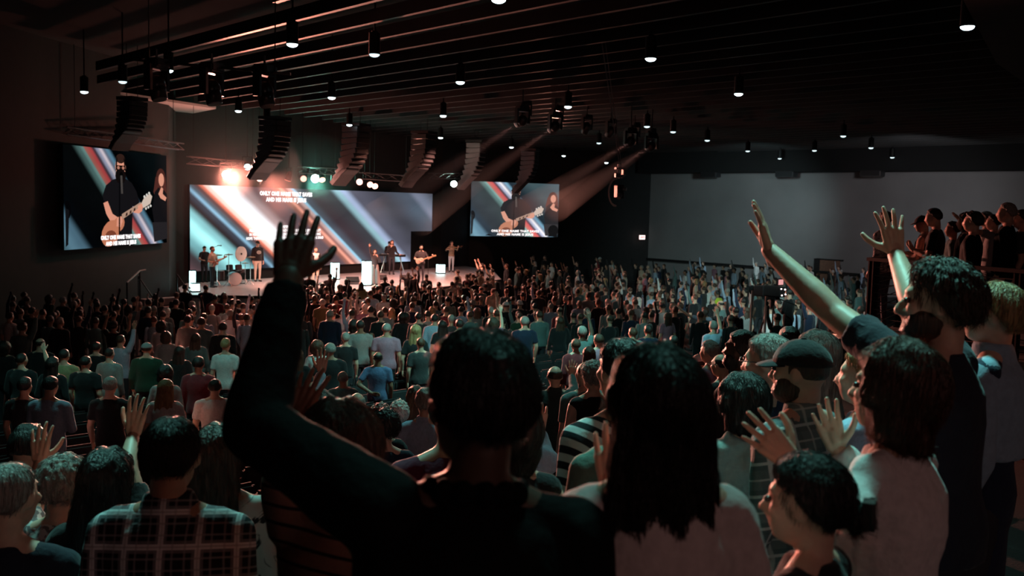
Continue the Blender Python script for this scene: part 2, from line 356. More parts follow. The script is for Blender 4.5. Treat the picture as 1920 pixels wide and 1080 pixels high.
PICT = [
    # woman at the side
    (ell(.93, .27, .055, .12), (.30, .17, .15)), ([(.87, .25), (.985, .25), (1, .5), (.97, .52), (.94, .36), (.90, .36), (.86, .46), (.845, .42)], (.34, .19, .17)),
    (ell(.935, .28, .032, .075), SKN), ([(.86, .42), (.90, .37), (.97, .40), (1, .44), (1, .76), (.85, .76), (.83, .62)], TEE), ([(.90, .44), (.935, .36), (.955, .38), (.95, .44), (.995, .48), (.98, .52), (.925, .49)], SKN),
    ([(.83, .76), (1, .76), (1, .95), (.85, .98)], (.17, .16, .17)),
    # singer
    ([(.335, .52), (.33, .47), (.36, .37), (.42, .31), (.47, .29), (.55, .29), (.61, .33), (.66, .42), (.69, .53), (.665, .60), (.62, .58), (.61, .93), (.40, .93), (.40, .58), (.37, .57)], TEE),
    ([(.335, .55), (.375, .53), (.42, .66), (.475, .70), (.475, .79), (.42, .78), (.36, .66)], SKN),
    ([(.62, .60), (.67, .57), (.715, .56), (.72, .63), (.685, .66), (.63, .65)], SKN),
    (ell(.50, .17, .052, .105), SKN), (ell(.50, .265, .052, .085), HR), (ell(.50, .085, .045, .05), (.22, .15, .13)), ([(.452, .14), (.462, .06), (.47, .09), (.462, .2), (.452, .22)], HR), ([(.548, .14), (.538, .06), (.53, .09), (.538, .2), (.548, .22)], HR),
    ([(.458, .155), (.545, .155), (.545, .205), (.51, .205), (.501, .175), (.49, .205), (.458, .205)], (.09, .07, .07)), (ell(.478, .18, .013, .018, 8), (.75, .5, .42)), (ell(.524, .18, .013, .018, 8), (.75, .5, .42)),
    # guitar
    (ell(.40, .86, .085, .14, 16, .25), GT), (ell(.475, .77, .055, .085, 14, .3), GT), (ell(.40, .88, .05, .05), GTD), ([(.51, .72), (.505, .665), (.70, .535), (.715, .575)], (.72, .58, .5)),
    ([(.70, .56), (.735, .49), (.80, .44), (.825, .47), (.805, .55), (.73, .60)], (.86, .78, .72)),
    (ell(.74, .475, .011, .016, 6), WHT), (ell(.765, .455, .011, .016, 6), WHT), (ell(.79, .435, .011, .016, 6), WHT), (ell(.755, .605, .011, .016, 6), WHT), (ell(.78, .59, .011, .016, 6), WHT), (ell(.805, .575, .011, .016, 6), WHT),
    ([(.54, .69), (.545, .655), (.56, .645), (.56, .675)], (.2, .12, .1)), ([(.58, .665), (.585, .63), (.60, .62), (.60, .65)], (.2, .12, .1)), ([(.62, .64), (.625, .605), (.64, .595), (.64, .625)], (.2, .12, .1)),
    ([(.455, .70), (.50, .685), (.51, .74), (.49, .80), (.45, .79)], SKN), ([(.665, .575), (.71, .55), (.72, .6), (.70, .63), (.67, .625)], SKN),
    # microphone and its stand
    (ell(.50, .255, .018, .032, 10), (.05, .05, .05)), ([(.49, .26), (.51, .26), (.515, .45), (.497, .45)], (.3, .28, .27)), ([(.478, .30), (.488, .30), (.482, .93), (.468, .93)], STEEL),
    (ell(.015, .62, .03, .09), (.05, .05, .06)), ([(0, .6), (.03, .62), (.02, .95), (0, .97)], (.1, .1, .11)),
]
PICT_NEAR = [(ell(.94, .88, .06, .11), (.02, .02, .025)), ([(.88, .99), (.9, .93), (.98, .93), (.99, .999), (.99, .999)], (.02, .02, .025)), ([(.30, .985), (.36, .955), (.42, .985)], (.02, .02, .025)), ([(.16, .985), (.20, .955), (.25, .985)], (.02, .02, .025))]
def picture_on(S, root, polys, gain, lift=0.0):
    inv = Matrix.Translation(-root.location); bm = bmesh.new(); cl = bm.loops.layers.float_color.new('Col')
    for i, (pts, col) in enumerate(polys):
        f = bm.faces.new([bm.verts.new(inv @ S.at(min(max(u, 0.0), 1.0), min(max(v, 0.0), 1.0), 0.012 + 0.0012 * i)) for u, v in pts])
        for l in f.loops: l[cl] = (*[(x * (1 - lift) + lift) ** 2.2 for x in col], 1)
    m = MATS.get('picture_light')
    if m is None:
        m = bpy.data.materials.new('picture_light'); m.use_nodes = True; MATS['picture_light'] = m; nt = m.node_tree; nt.nodes.remove(nt.nodes['Principled BSDF'])
        at = nt.nodes.new('ShaderNodeVertexColor'); at.layer_name = 'Col'; e = nt.nodes.new('ShaderNodeEmission'); e.inputs[1].default_value = gain
        nt.links.new(at.outputs[0], e.inputs[0]); nt.links.new(e.outputs[0], nt.nodes['Material Output'].inputs[0])
    o = bmobj('screen_picture', bm, m, root); o['kind'] = 'stuff'
a = P(118, 274, 32.8); b = P(312, 292, 40.0); LH = P(312, 292, 40).z - P(314, 455, 40).z
LS = Screen(a, b, LH, b.z); LS.o.z = b.z
ms = ramp_screen('side_screen_dim', 1, 1, f2, [(c + f2, tuple(x * (.3 if c in (-.18, .06, -.30, .42, .7, 1.0) else .9) for x in col)) for c, col in side_stops], -.55 + f2, 1.0 + f2, 1, 0.9)
LSR = screen_obj(LS, [(0, 0), (1, 0), (1, 1), (0, 1)], ms, 'side_screen', 'tilted-looking video screen on the dark wall beside the hanging speaker')
LSR['label'] = 'leftmost video screen, on the dark side wall, showing the singer with guitar'
picture_on(LS, LSR, PICT, 0.85)
text_on(LS, LSR, ['ONLY ONE NAME THAT SAVES', 'AND HIS NAME IS JESUS'], 0.49, 0.905, 0.2, 0.062, 0.08, 'song_line', M_TXT, 0.012, 0.95)
a = P(884, 337, 63.0); b = P(1048.5, 345.5, 65.4); RH = P(1048, 345, 65.4).z - P(1045, 444, 65.4).z
RS = Screen(a, b, RH, b.z)
ms2 = ramp_screen('side_screen_light', 1, 1, f2, [(c + f2, tuple(min(1, x * 1.05 + .06) for x in col)) for c, col in side_stops], -.55 + f2, 1.0 + f2, 1, 1.0)
RSR = screen_obj(RS, [(0, 0), (1, 0), (1, 1), (0, 1)], ms2, 'side_screen', 'rightmost video screen, past the stage, partly behind two hanging speakers')
picture_on(RS, RSR, PICT + PICT_NEAR, 0.85, 0.10)
text_on(RS, RSR, ['ONLY ONE NAME THAT SAVES', 'AND HIS NAME IS JESUS'], 0.50, 0.90, 0.21, 0.062, 0.08, 'song_line', M_TXT, 0.006, 1.1)

# exit sign
p = P(1204, 445, 68.1); sd = Vector((6.3, 2.8, 0)).normalized(); sn = Vector((sd.y, -sd.x, 0))
ex = empty('exit_sign', (p.x, p.y, p.z - 0.15), math.atan2(sd.y, sd.x), 'small lit red EXIT sign at the dark end of the grey wall', 'sign')
bm = bmesh.new(); box(bm, (0, 0, 0.15), (0.44, 0.08, 0.30)); bmobj('case', bm, mat('exit_case', (0.5, 0.4, 0.4), 0.5, emit=(1, 0.75, 0.72), es=1.6), ex)
c = bpy.data.curves.new('exit_letters', 'FONT'); c.body = 'EXIT'; c.size = 0.17; c.align_x = 'CENTER'; c.align_y = 'CENTER'; c.extrude = 0.006; c.offset = 0.004
to = bpy.data.objects.new('x', c); COL.objects.link(to); me = bpy.data.meshes.new_from_object(to.evaluated_get(bpy.context.evaluated_depsgraph_get())); bpy.data.objects.remove(to)
sgn = 1
me.transform(Matrix.Translation((0, -0.05 * sgn, 0.15)) @ (Matrix.Identity(4) if sgn > 0 else Matrix.Rotation(PI, 4, 'Z')) @ Matrix.Rotation(PI / 2, 4, 'X'))
link('lettering', me, ex, emis('exit_red', (1, 0.05, 0.04), 1.4))

# ------------------------------------------------------------------ light towers on the stage
M_TUBE = emis('tower_light', (0.55, 1.0, 1.0), 5.0)
def tower(u, vt, vb, wpx, d, label):
    b0 = P(u, vb, d); t = P(u, vt, d); h = t.z - b0.z; wd_ = wpx / F * d
    zf = SZ if st_in(b0) else b0.z
    o = empty('light_tower', (b0.x, b0.y, zf), R(35), label, 'stage light', 'glowing light boxes on the stage')
    bm = bmesh.new(); box(bm, (0, 0, 0.03), (wd_ + .06, wd_ + .06, .06)); bmobj('base', bm, M_BLACK, o); bm = bmesh.new(); box(bm, (0, 0, t.z - zf + .02), (wd_ + .04, wd_ + .04, .04)); bmobj('cap', bm, M_BLACK, o)
    bm = bmesh.new(); box(bm, (0, 0, .06 + (t.z - zf - .06) / 2), (wd_, wd_, t.z - zf - .06)); bmobj('diffuser', bm, M_TUBE, o)
def st_in(p):
    c = False; n = len(st)
    for i in range(n):
        a, b = st[i], st[(i + 1) % n]
        if (a[1] > p.y) != (b[1] > p.y) and p.x < (b[0] - a[0]) * (p.y - a[1]) / (b[1] - a[1]) + a[0]: c = not c
    return c
tower(628, 493, 519, 12, 47.5, 'glowing white light box standing behind the raised dark hand on the stage')
tower(687, 490, 533, 13, 44.5, 'tall glowing white light box beside the woman singer in wide trousers')
tower(826, 496, 511, 12, 53.5, 'glowing cyan light box at the feet of the violinist')
tower(361, 508, 530, 9, 41.0, 'small glowing light box at the drum end of the stage, upper one')
tower(366, 532, 556, 13, 39.4, 'glowing light box at the stage end above the dark standing man')

# ------------------------------------------------------------------ hanging speakers
M_GRILLE = mat('speaker_grille', (0.007, 0.007, 0.008), 0.6, 0.1, bump=0.3, vscale=120)
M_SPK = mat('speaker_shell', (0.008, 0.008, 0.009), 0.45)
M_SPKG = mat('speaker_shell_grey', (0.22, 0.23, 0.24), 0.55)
def line_array(ut, vt, ub, vb, d, wpx, depth, yaw, n, label, shell, curve=0.6):
    yaw = R(66); depth *= 1.15
    top = P(ut, vt, d); L = top.z - P(ub, vb, d).z; W = wpx / F * d
    o = empty('line_array', (top.x, top.y, top.z - L), yaw, label, 'speaker', 'hanging speaker columns')
    h = L / n; y = 0.0; z = L; ang = 0.0
    for i in range(n):
        ang = curve * (i / (n - 1)) ** 1.6
        dz = h * math.cos(ang); dy = h * math.sin(ang)
        bm = bmesh.new(); M = Matrix.Translation((0, y + dy / 2, z - dz / 2)) @ Matrix.Rotation(-ang, 4, 'X')
        vs = box(bm, (0, 0, 0), (W, depth, h * 0.93), M=M)
        bmesh.ops.bevel(bm, geom=list(bm.edges), offset=0.02, segments=1, affect='EDGES')
        c = bmobj('cabinet', bm, shell, o)
        bm = bmesh.new(); box(bm, (0, -depth / 2 - 0.012, 0), (W * 0.9, 0.03, h * 0.82), M=M); bmobj('grille', bm, M_GRILLE, c)
        y += dy; z -= dz
    bm = bmesh.new(); box(bm, (0, 0, L + 0.08), (W * 0.9, depth * 1.15, 0.12))
    for sx in (-.3, .3): rod(bm, (sx * W, 0, L + .1), (sx * W, 0, 9.57 - (top.z - L)), 0.012)
    bmobj('flying_frame', bm, M_BLACK, o)
    return o
line_array(248, 190, 232, 279, 33.5, 44, 0.55, R(18), 9, 'black hanging speaker column in front of the pale ceiling panel', M_SPK, 0.9)
line_array(516, 226, 498, 335, 38.0, 48, 0.7, R(22), 10, 'large black hanging speaker column beside the red stage light', M_SPK, 0.9)
line_array(668, 238, 655, 346, 42.0, 44, 0.7, R(15), 10, 'black hanging speaker column just past the green stage light', M_SPK, 0.8)
line_array(795, 252, 782, 350, 45.0, 40, 0.7, R(2), 10, 'black hanging speaker column with reddish underside above the main screen end', M_SPK, 0.9)
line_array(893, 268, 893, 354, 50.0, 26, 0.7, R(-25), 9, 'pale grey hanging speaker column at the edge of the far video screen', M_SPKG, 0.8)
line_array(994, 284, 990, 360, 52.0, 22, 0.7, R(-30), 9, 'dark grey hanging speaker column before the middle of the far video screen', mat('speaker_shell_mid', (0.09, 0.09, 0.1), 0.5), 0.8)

# ------------------------------------------------------------------ trusses and stage lights
M_TRUSS = mat('truss_steel', (0.11, 0.105, 0.105), 0.35, 0.8)
def truss(a, b, label, w=0.3):
    a = Vector(a); b = Vector(b); d = b - a; n = max(3, int(d.length / 0.6)); o = empty('lighting_truss', a, 0, label, 'truss')
    s = Vector((-d.y, d.x, 0)).normalized() * w / 2
    bm = bmesh.new()
    cs = [s + Vector((0, 0, w / 2)), -s + Vector((0, 0, w / 2)), -s - Vector((0, 0, w / 2)), s - Vector((0, 0, w / 2))]
    for c in cs: rod(bm, c, d + c, 0.025, seg=6)
    bmobj('chord', bm, M_TRUSS, o)['kind'] = 'stuff'
    bm = bmesh.new()
    for i in range(n):
        p, q = d * (i / n), d * ((i + 1) / n)
        for j in range(4):
            rod(bm, p + cs[j], q + cs[(j + 1) % 4], 0.012, seg=4)
    bmobj('lacing', bm, M_TRUSS, o)['kind'] = 'stuff'
    bm = bmesh.new()
    for t in (0.08, 0.92): rod(bm, d * t + Vector((0, 0, w / 2)), Vector(((d * t).x, (d * t).y, 9.57 - a.z)), 0.012, seg=5)
    bmobj('hanger', bm, M_BLACK, o)['kind'] = 'stuff'
truss(P(352, 300, 40.5), P(484, 312, 42.5), 'lighting truss above the red stage light')
truss(P(560, 318, 44.5), P(650, 322, 46.0), 'short lighting truss over the green stage light')
truss(P(676, 329, 46.5), P(768, 335, 48.5), 'lighting truss with amber lamps between two speaker columns')
truss(P(806, 330, 54.0), P(884, 330, 56.5), 'far lighting truss with the pale green lamp')
truss(P(120, 245, 33.2), P(340, 275, 39.8), 'dim lighting truss above the leftmost video screen', 0.25)
def par(p, aim, color, es, label, r=0.13, L=0.34, group='small stage lamps on the trusses', lens_r=None):
    p = Vector(p); aim = Vector(aim); d = (aim - p).normalized()
    o = empty('stage_light', p, 0, label, 'stage light', group)
    bm = bmesh.new(); rod(bm, -d * L, d * 0.0, r * 0.75, r * 1.02, 14); ball(bm, -d * L, r * .75, 12, 6); bmobj('housing', bm, M_BLACK, o)
    bm = bmesh.new(); q = Vector((0, 0, 1)); s = d.cross(q).normalized() * r * 1.2
    for sg in (-1, 1): rod(bm, -d * L * .5 + s * sg, -d * L * .5 + s * sg + q * r * 2.4, 0.015, seg=5)
    rod(bm, -d * L * .5 - s + q * r * 2.4, -d * L * .5 + s + q * r * 2.4, 0.015, seg=5); rod(bm, -d * L * .5 + q * r * 2.4, -d * L * .5 + q * (9.56 - p.z + d.z * L * .5), 0.012, seg=5)
    bmobj('yoke', bm, M_BLACK, o)
    bm = bmesh.new(); rod(bm, d * 0.005, d * 0.03, lens_r or r * 0.9, seg=16); bmobj('lens', bm, emis('lens_%.2f_%.2f_%.2f_%.1f' % (*color, es), color, es), o)
    return o
CR = (0, 8, 2.5)
par(RED_AT, (4, 8, 3), (1.0, 0.42, 0.3), 160, 'dazzling red stage lamp above the drum end of the main screen', 0.2, 0.4)
par(GRN_AT, (0, 12, 3), (0.5, 1.0, 0.85), 160, 'dazzling green stage lamp above the song words', 0.2, 0.4)
par(WHT_AT, (2, 20, 3), (0.62, 1.0, 0.85), 45, 'pale green round lamp near the far video screen', 0.2, 0.4)
for u, v, d, aim, e, lab in ((487, 334, 41.8, (-2, 20, 1), 14, 'amber stage lamp under the speaker column nearest the red light'), (540, 337, 43, (-12, 44, 0), 0.8, 'dim stage lamp left of the green light, aimed down'), (569, 335, 44.6, (-2, 30, 0), 2.5, 'slim amber stage lamp just left of the green light'), (604, 337, 45.2, (-6, 40, 0), 3.5, 'small amber stage lamp just right of the green light'),
                         (630, 342, 45.8, (-2, 35, 0), 2.2, 'amber stage lamp turned aside under the speaker column'), (674, 341, 46.6, (-2, 26, 1), 9, 'bright amber stage lamp at the near end of the middle truss'), (694, 346, 47, (-3, 35, 0), 5, 'amber stage lamp second on the middle truss'), (703, 349, 47.2, (-3, 38, 0), 5, 'lowest amber stage lamp on the middle truss'), (464, 313, 42, (-8, 30, 0), 3, 'small white stage lamp between the red light and the speaker column')):
    par(P(u, v, d), aim, AMB if 'white' not in lab else COOL, e, lab, 0.16, 0.3)

# pendant downlights under the slats
M_CAN = mat('can_black', (0.004, 0.004, 0.004), 0.6, spec=.2)
M_LENS = emis('downlight_lens', (0.72, 0.93, 1.0), 8.0)
M_LENSD = emis('downlight_lens_dim', (0.7, 0.93, 1.0), 1.6)
DL = [(935, -1, 1), (548, 83, 1), (158, 172, .6), (316, 132, .7), (447, 208, .6), (655, 234, .8), (863, 154, 1), (831, 217, 1), (622, 183, .7), (826, 258, .7), (1220, 110, 1), (1065, 200, 1), (1385, 176, 1), (1814, 50, 1), (959, 276, .7), (1057, 292, .7), (1137, 305, .7), (1123, 268, .4), (1213, 237, .4), (1262, 247, .3), (1326, 263, .4), (1402, 283, .3), (1462, 297, .4), (1527, 282, .3), (1581, 255, .5), (1633, 277, .4), (1673, 295, .3), (230, 153, .4), (702, 102, .3), (500, 220, .4)]
ORD = ['first', 'second', 'third', 'fourth', 'fifth', 'sixth', 'seventh', 'eighth', 'ninth', 'tenth', 'eleventh', 'twelfth', 'thirteenth', 'fourteenth', 'fifteenth', 'sixteenth', 'seventeenth', 'eighteenth', 'nineteenth', 'twentieth', 'twenty-first', 'twenty-second', 'twenty-third', 'twenty-fourth', 'twenty-fifth', 'twenty-sixth', 'twenty-seventh', 'twenty-eighth', 'twenty-ninth', 'thirtieth']
dlm = {}
def can_mesh():
    bm = bmesh.new(); rod(bm, (0, 0, 0.0), (0, 0, 0.46), 0.125, seg=18); a = bpy.data.meshes.new('can'); bm.to_mesh(a); bm.free()
    bm = bmesh.new(); rod(bm, (0, 0, .46), (0, 0, 1.95), 0.022, seg=8); rod(bm, (0, 0, .46), (0, 0, .5), .07, seg=12); b = bpy.data.meshes.new('stem'); bm.to_mesh(b); bm.free()
    bm = bmesh.new(); ball(bm, (0, 0, 0.0), (.115, .115, .062), 18, 10); c = bpy.data.meshes.new('lens'); bm.to_mesh(c); bm.free()
    return a, b, c
CA, CB, CC = can_mesh()
CA.materials.append(M_CAN); CB.materials.append(M_CAN); CC.materials.append(M_LENS); CD = CC.copy(); CD.materials.clear(); CD.materials.append(M_LENSD)
DL.sort(key=lambda t: t[0])
for i, (u, v, e) in enumerate(DL):
    p = PZ(u, v, 7.62)
    if p.y > 66: p = P(u, v, 60)
    lab = 'small cylindrical ceiling downlight, %s from the left' % ORD[i]
    if u == 1814: lab = 'large glowing downlight near the reddish bulkhead at the top corner'
    o = empty('downlight', p, 0, lab, 'ceiling light', 'ceiling downlights')
    for nm, me in (('can', CA), ('stem', CB), ('lens', CC if e > .55 else CD)):
        x = bpy.data.objects.new(nm, me); COL.objects.link(x); x.parent = o
    if e > .55 and p.y < 48:
        lamp('SPOT', 'downlight_lamp', p + Vector((0, 0, -0.03)), 160 * e, COOL, p + Vector((0, 0.01, -5)), 0.1, 70, 0.8)

# moving head lights
M_HEAD = mat('moving_head_shell', (0.02, 0.02, 0.022), 0.3)
def moving_head(p, aim, label, s=1.0, group=None, rim=None, top=None):
    p = Vector(p); o = empty('moving_head', p, 0, label, 'stage light', group)
    d = (Vector(aim) - p).normalized(); yaw = math.atan2(d.y, d.x) - PI / 2
    Mz = Matrix.Rotation(yaw, 4, 'Z')
    bm = bmesh.new(); box(bm, (0, 0, .36 * s), (.34 * s, .3 * s, .16 * s), M=Mz); bmesh.ops.bevel(bm, geom=list(bm.edges), offset=.03 * s, segments=2, affect='EDGES'); rod(bm, (0, 0, .43 * s), (0, 0, (top if top else 9.57 - p.z)), .022); bmobj('base', bm, M_HEAD, o)
    bm = bmesh.new()
    for sx in (-.2, .2): box(bm, (sx * s, 0, .12 * s), (.06 * s, .14 * s, .42 * s), M=Mz)
    box(bm, (0, 0, .28 * s), (.44 * s, .14 * s, .05 * s), M=Mz); bmobj('yoke', bm, M_HEAD, o)
    bm = bmesh.new(); ball(bm, (0, 0, 0), (.15 * s, .15 * s, .17 * s), 16, 10); rod(bm, (0, 0, 0), d * .24 * s, .145 * s, .13 * s, 16)
    h = bmobj('head', bm, M_HEAD, o, True)
    bm = bmesh.new(); rod(bm, d * .24 * s, d * .255 * s, .12 * s, seg=16); bmobj('lens', bm, rim or mat('lens_glass', (.25, .27, .28), .08), h)
    return o
for i, (u, v, lab) in enumerate(((294, 160, 'black moving-head light on the pipe, nearest the wall'), (397, 168, 'black moving-head light in the middle of the pipe'), (496, 172, 'black moving-head light at the stage end of the pipe'))):
    moving_head(P(u, v, 17.0), P(u, v, 17.0) + Vector((0.25, -0.1, -1)), lab, 1.05, 'three moving-head lights on the near pipe', None, .62)
a = P(250, 112, 17.0); b = P(545, 139, 17.0)
pp = empty('lighting_pipe', a, 0, 'thin steel pipe carrying three moving-head lights under the slats', 'pipe')
bm = bmesh.new(); rod(bm, (0, 0, 0), b - a, 0.025); bmobj('pipe', bm, M_TRUSS, pp)
bm = bmesh.new()
for t in (.1, .9): q = (b - a) * t; rod(bm, q, (q.x, q.y, 9.57 - a.z), .012, seg=5)
bmobj('hanger', bm, M_BLACK, pp)['kind'] = 'stuff'
BEAM = [(970, 232, 800, 345), (1032, 243, 880, 350), (1175, 270, 1060, 345), (1215, 278, 1120, 340)]
M_HAZE = bpy.data.materials.new('beam_haze'); M_HAZE.use_nodes = True
nt = M_HAZE.node_tree; nt.nodes.remove(nt.nodes['Principled BSDF']); vs = nt.nodes.new('ShaderNodeVolumeScatter'); vs.inputs['Density'].default_value = 0.035; vs.inputs['Anisotropy'].default_value = 0.2
nt.links.new(vs.outputs[0], nt.nodes['Material Output'].inputs['Volume'])
BL = ['first', 'second', 'third', 'fourth']
for i, (u0, v0, u1, v1) in enumerate(BEAM):
    d0 = 33 + i * 1.5; a = P(u0, v0, d0); b = P(u1, v1, d0 + 5)
    d = (b - a).normalized()
    moving_head(a - d * 0.3, b, 'dark moving-head light throwing a pinkish beam, %s from the left' % BL[i], 1.15, 'four moving-head lights with beams', emis('beam_lens', (1, .5, .42), 3))
    L = 11.0; ang = 3.2
    lamp('SPOT', 'beam_lamp', a, 2600, (1.0, 0.42, 0.34), a + d, 0.05, 2 * ang, 0.35)
    bm = bmesh.new(); rod(bm, a + d * .03, a + d * L, 0.12, 0.12 + L * math.tan(R(ang)) * 0.97, 20); hz = bmobj('haze_beam', bm, M_HAZE)
    tag(hz, 'hazy pinkish light beam slanting down to the stage, %s from the left' % BL[i], 'light beam', kind='stuff')
# dark moving heads on the far rig
for i, (u, v) in enumerate(((985, 212), (1045, 222), (1100, 238), (1145, 245), (1190, 252), (1220, 262))):
    p = P(u, v, 36 + i)
    moving_head(p, p + Vector((-.4, .5, -1)), 'unlit dark moving-head light on the far rig, %s from the left' % ORD[i], 1.1, 'unlit lights on the far rig')
# haze round the two dazzling lamps
mz = bpy.data.materials.new('lamp_haze'); mz.use_nodes = True; nt = mz.node_tree; nt.nodes.remove(nt.nodes['Principled BSDF']); vs = nt.nodes.new('ShaderNodeVolumeScatter'); vs.inputs['Density'].default_value = 0.008
vs.inputs['Anisotropy'].default_value = 0.35
nt.links.new(vs.outputs[0], nt.nodes['Material Output'].inputs['Volume'])
for at, r, lab, col, en in ((RED_AT, 3.2, 'reddish stage haze around the red stage lamp', RED, 420), (GRN_AT, 2.2, 'greenish stage haze around the green stage lamp', (0.3, 1, .75), 260)):
    bm = bmesh.new(); bmesh.ops.create_icosphere(bm, subdivisions=3, radius=r); bmesh.ops.translate(bm, vec=at, verts=bm.verts); tag(bmobj('stage_haze', bm, mz), lab, 'haze', kind='stuff')
    lamp('POINT', 'lamp_glow', at + Vector((0, -0.25, 0)), en, col, None, 0.12)

# hanging camera rig on its cable
p = P(1158, 350, 24.0)
rig = empty('hanging_rig', p + Vector((0, 0, -.5)), R(20), 'spidery camera rig hanging on a long cable, edges lit red', 'camera rig')
M_RIGR = mat('rig_steel', (.32, .3, .3), .35, .7)
bm = bmesh.new(); rod(bm, (.03, 0, .7), (.03, 0, 1.05), .05); box(bm, (.05, 0, .95), (.26, .12, .05)); box(bm, (.14, 0, .88), (.05, .1, .16)); box(bm, (-.02, 0, .78), (.12, .1, .1)); rod(bm, (0.1, 0, .72), (.2, 0, .8), .025); bmobj('hanging_bracket', bm, M_RIGR, rig)
bm = bmesh.new()
for i in range(10):
    t0 = PI * .5 + PI * i / 10; t1 = PI * .5 + PI * (i + 1) / 10
    rod(bm, (-.02 + .22 * math.cos(t0), 0, .36 + .34 * math.sin(t0)), (-.02 + .22 * math.cos(t1), 0, .36 + .34 * math.sin(t1)), .022, seg=6)
bmobj('curved_arm', bm, mat('rig_arm', (.5, .4, .38), .4), rig)
bm = bmesh.new(); box(bm, (.05, 0, .38), (.2, .24, .34)); bmesh.ops.bevel(bm, geom=list(bm.edges), offset=.03, segments=1, affect='EDGES'); bmobj('camera_body', bm, M_HEAD, rig)
bm = bmesh.new(); rod(bm, (.02, -.12, .3), (-.06, -.2, .22), .06, .05, 12); rod(bm, (.1, -.1, .44), (.17, -.16, .44), .04, .04, 10); bmobj('lens_barrel', bm, M_RIGR, rig)
bm = bmesh.new(); q0 = Vector((.03, 0, 1.05)); tp = P(1113, -30, 23.0); tp.z = 9.57
inv = Matrix.Translation(-rig.location)
M2 = (Matrix.Rotation(-R(20), 4, 'Z') @ inv); rod(bm, q0, M2 @ tp, .014, seg=5); rod(bm, q0 + Vector((.05, 0, 0)), M2 @ (tp + Vector((.1, 0, 0))), .01, seg=5); bmobj('cable', bm, mat('cable_grey', (.2, .18, .18), .5), rig)['kind'] = 'stuff'
# boxes on the header
for i, u in enumerate((1349, 1490, 1650)):
    p = on_wall(u) + wn * 1.2; z = ZH
    o = empty('header_box', (p.x, p.y, ZH - .32), math.atan2(wd.y, wd.x), 'dark box under the header of the grey wall, %s from the left' % BL[i], 'speaker', 'dark boxes under the header')
    bm = bmesh.new(); box(bm, (0, 0, .2), (1.25, .6, .4)); bmesh.ops.bevel(bm, geom=list(bm.edges), offset=.04, segments=2, affect='EDGES'); bmobj('case', bm, M_HEAD, o)
    bm = bmesh.new(); box(bm, (0, -.31 if True else 0, .2), (1.1, .02, .3)); bmobj('grille', bm, M_GRILLE, o)
# ------------------------------------------------------------------ people: builders
def lathe(bm, rings, seg=16, M=None):
    """closed tube through rings (centre, rx, ry); rings lie in local XY planes"""
    rows = []
    for c, rx, ry in rings:
        rows.append([bm.verts.new((c[0] + rx * math.cos(2 * PI * i / seg), c[1] + ry * math.sin(2 * PI * i / seg), c[2])) for i in range(seg)])
    for a, b in zip(rows, rows[1:]):
        for i in range(seg): bm.faces.new((a[i], a[(i + 1) % seg], b[(i + 1) % seg], b[i]))
    bm.faces.new(rows[0][::-1]); bm.faces.new(rows[-1])
    vs = [v for r in rows for v in r]
    if M is not None: bmesh.ops.transform(bm, matrix=M, verts=vs)
    return vs
def capsule(bm, a, b, ra, rb, seg=12, flat=False):
    a = Vector(a); b = Vector(b); d = b - a; L = max(d.length, 1e-4)
    rings = []
    if not flat:
        for t in (80, 55, 28): rings.append(((0, 0, -ra * math.sin(R(t))), ra * math.cos(R(t)), ra * math.cos(R(t))))
    rings += [((0, 0, 0), ra, ra), ((0, 0, L), rb, rb)]
    if not flat:
        for t in (28, 55, 80): rings.append(((0, 0, L + rb * math.sin(R(t))), rb * math.cos(R(t)), rb * math.cos(R(t))))
    return lathe(bm, rings, seg, Matrix.Translation(a) @ d.to_track_quat('Z', 'Y').to_matrix().to_4x4())
def remesh(bm, name, voxel, smooth=4, dec=None):
    me = bpy.data.meshes.new(name); bmesh.ops.recalc_face_normals(bm, faces=bm.faces); bm.to_mesh(me); bm.free()
    o = bpy.data.objects.new('tmp', me); COL.objects.link(o)
    m = o.modifiers.new('r', 'REMESH'); m.mode = 'VOXEL'; m.voxel_size = voxel; m.use_smooth_shade = True
    if smooth:
        s = o.modifiers.new('s', 'SMOOTH'); s.factor = 0.5; s.iterations = smooth
    if dec: d = o.modifiers.new('d', 'DECIMATE'); d.ratio = dec
    dg = bpy.context.evaluated_depsgraph_get(); out = bpy.data.meshes.new_from_object(o.evaluated_get(dg)); out.name = name
    bpy.data.objects.remove(o); bpy.data.meshes.remove(me)
    out.materials.clear()
    for p in out.polygons: p.use_smooth = True
    return out
def skin_mat(name, c): return mat(name, c, 0.5, spec=0.35, var=0.08, vscale=30)
SKINS = [skin_mat('skin_fair', (.58, .36, .27)), skin_mat('skin_tan', (.44, .26, .18)), skin_mat('skin_brown', (.22, .115, .075)), skin_mat('skin_dark', (.09, .05, .035))]
M_TROU = mat('trouser_dark', (.018, .019, .026), .8); M_SHOE = mat('shoe_black', (.015, .014, .014), .5)
HANDS = {}
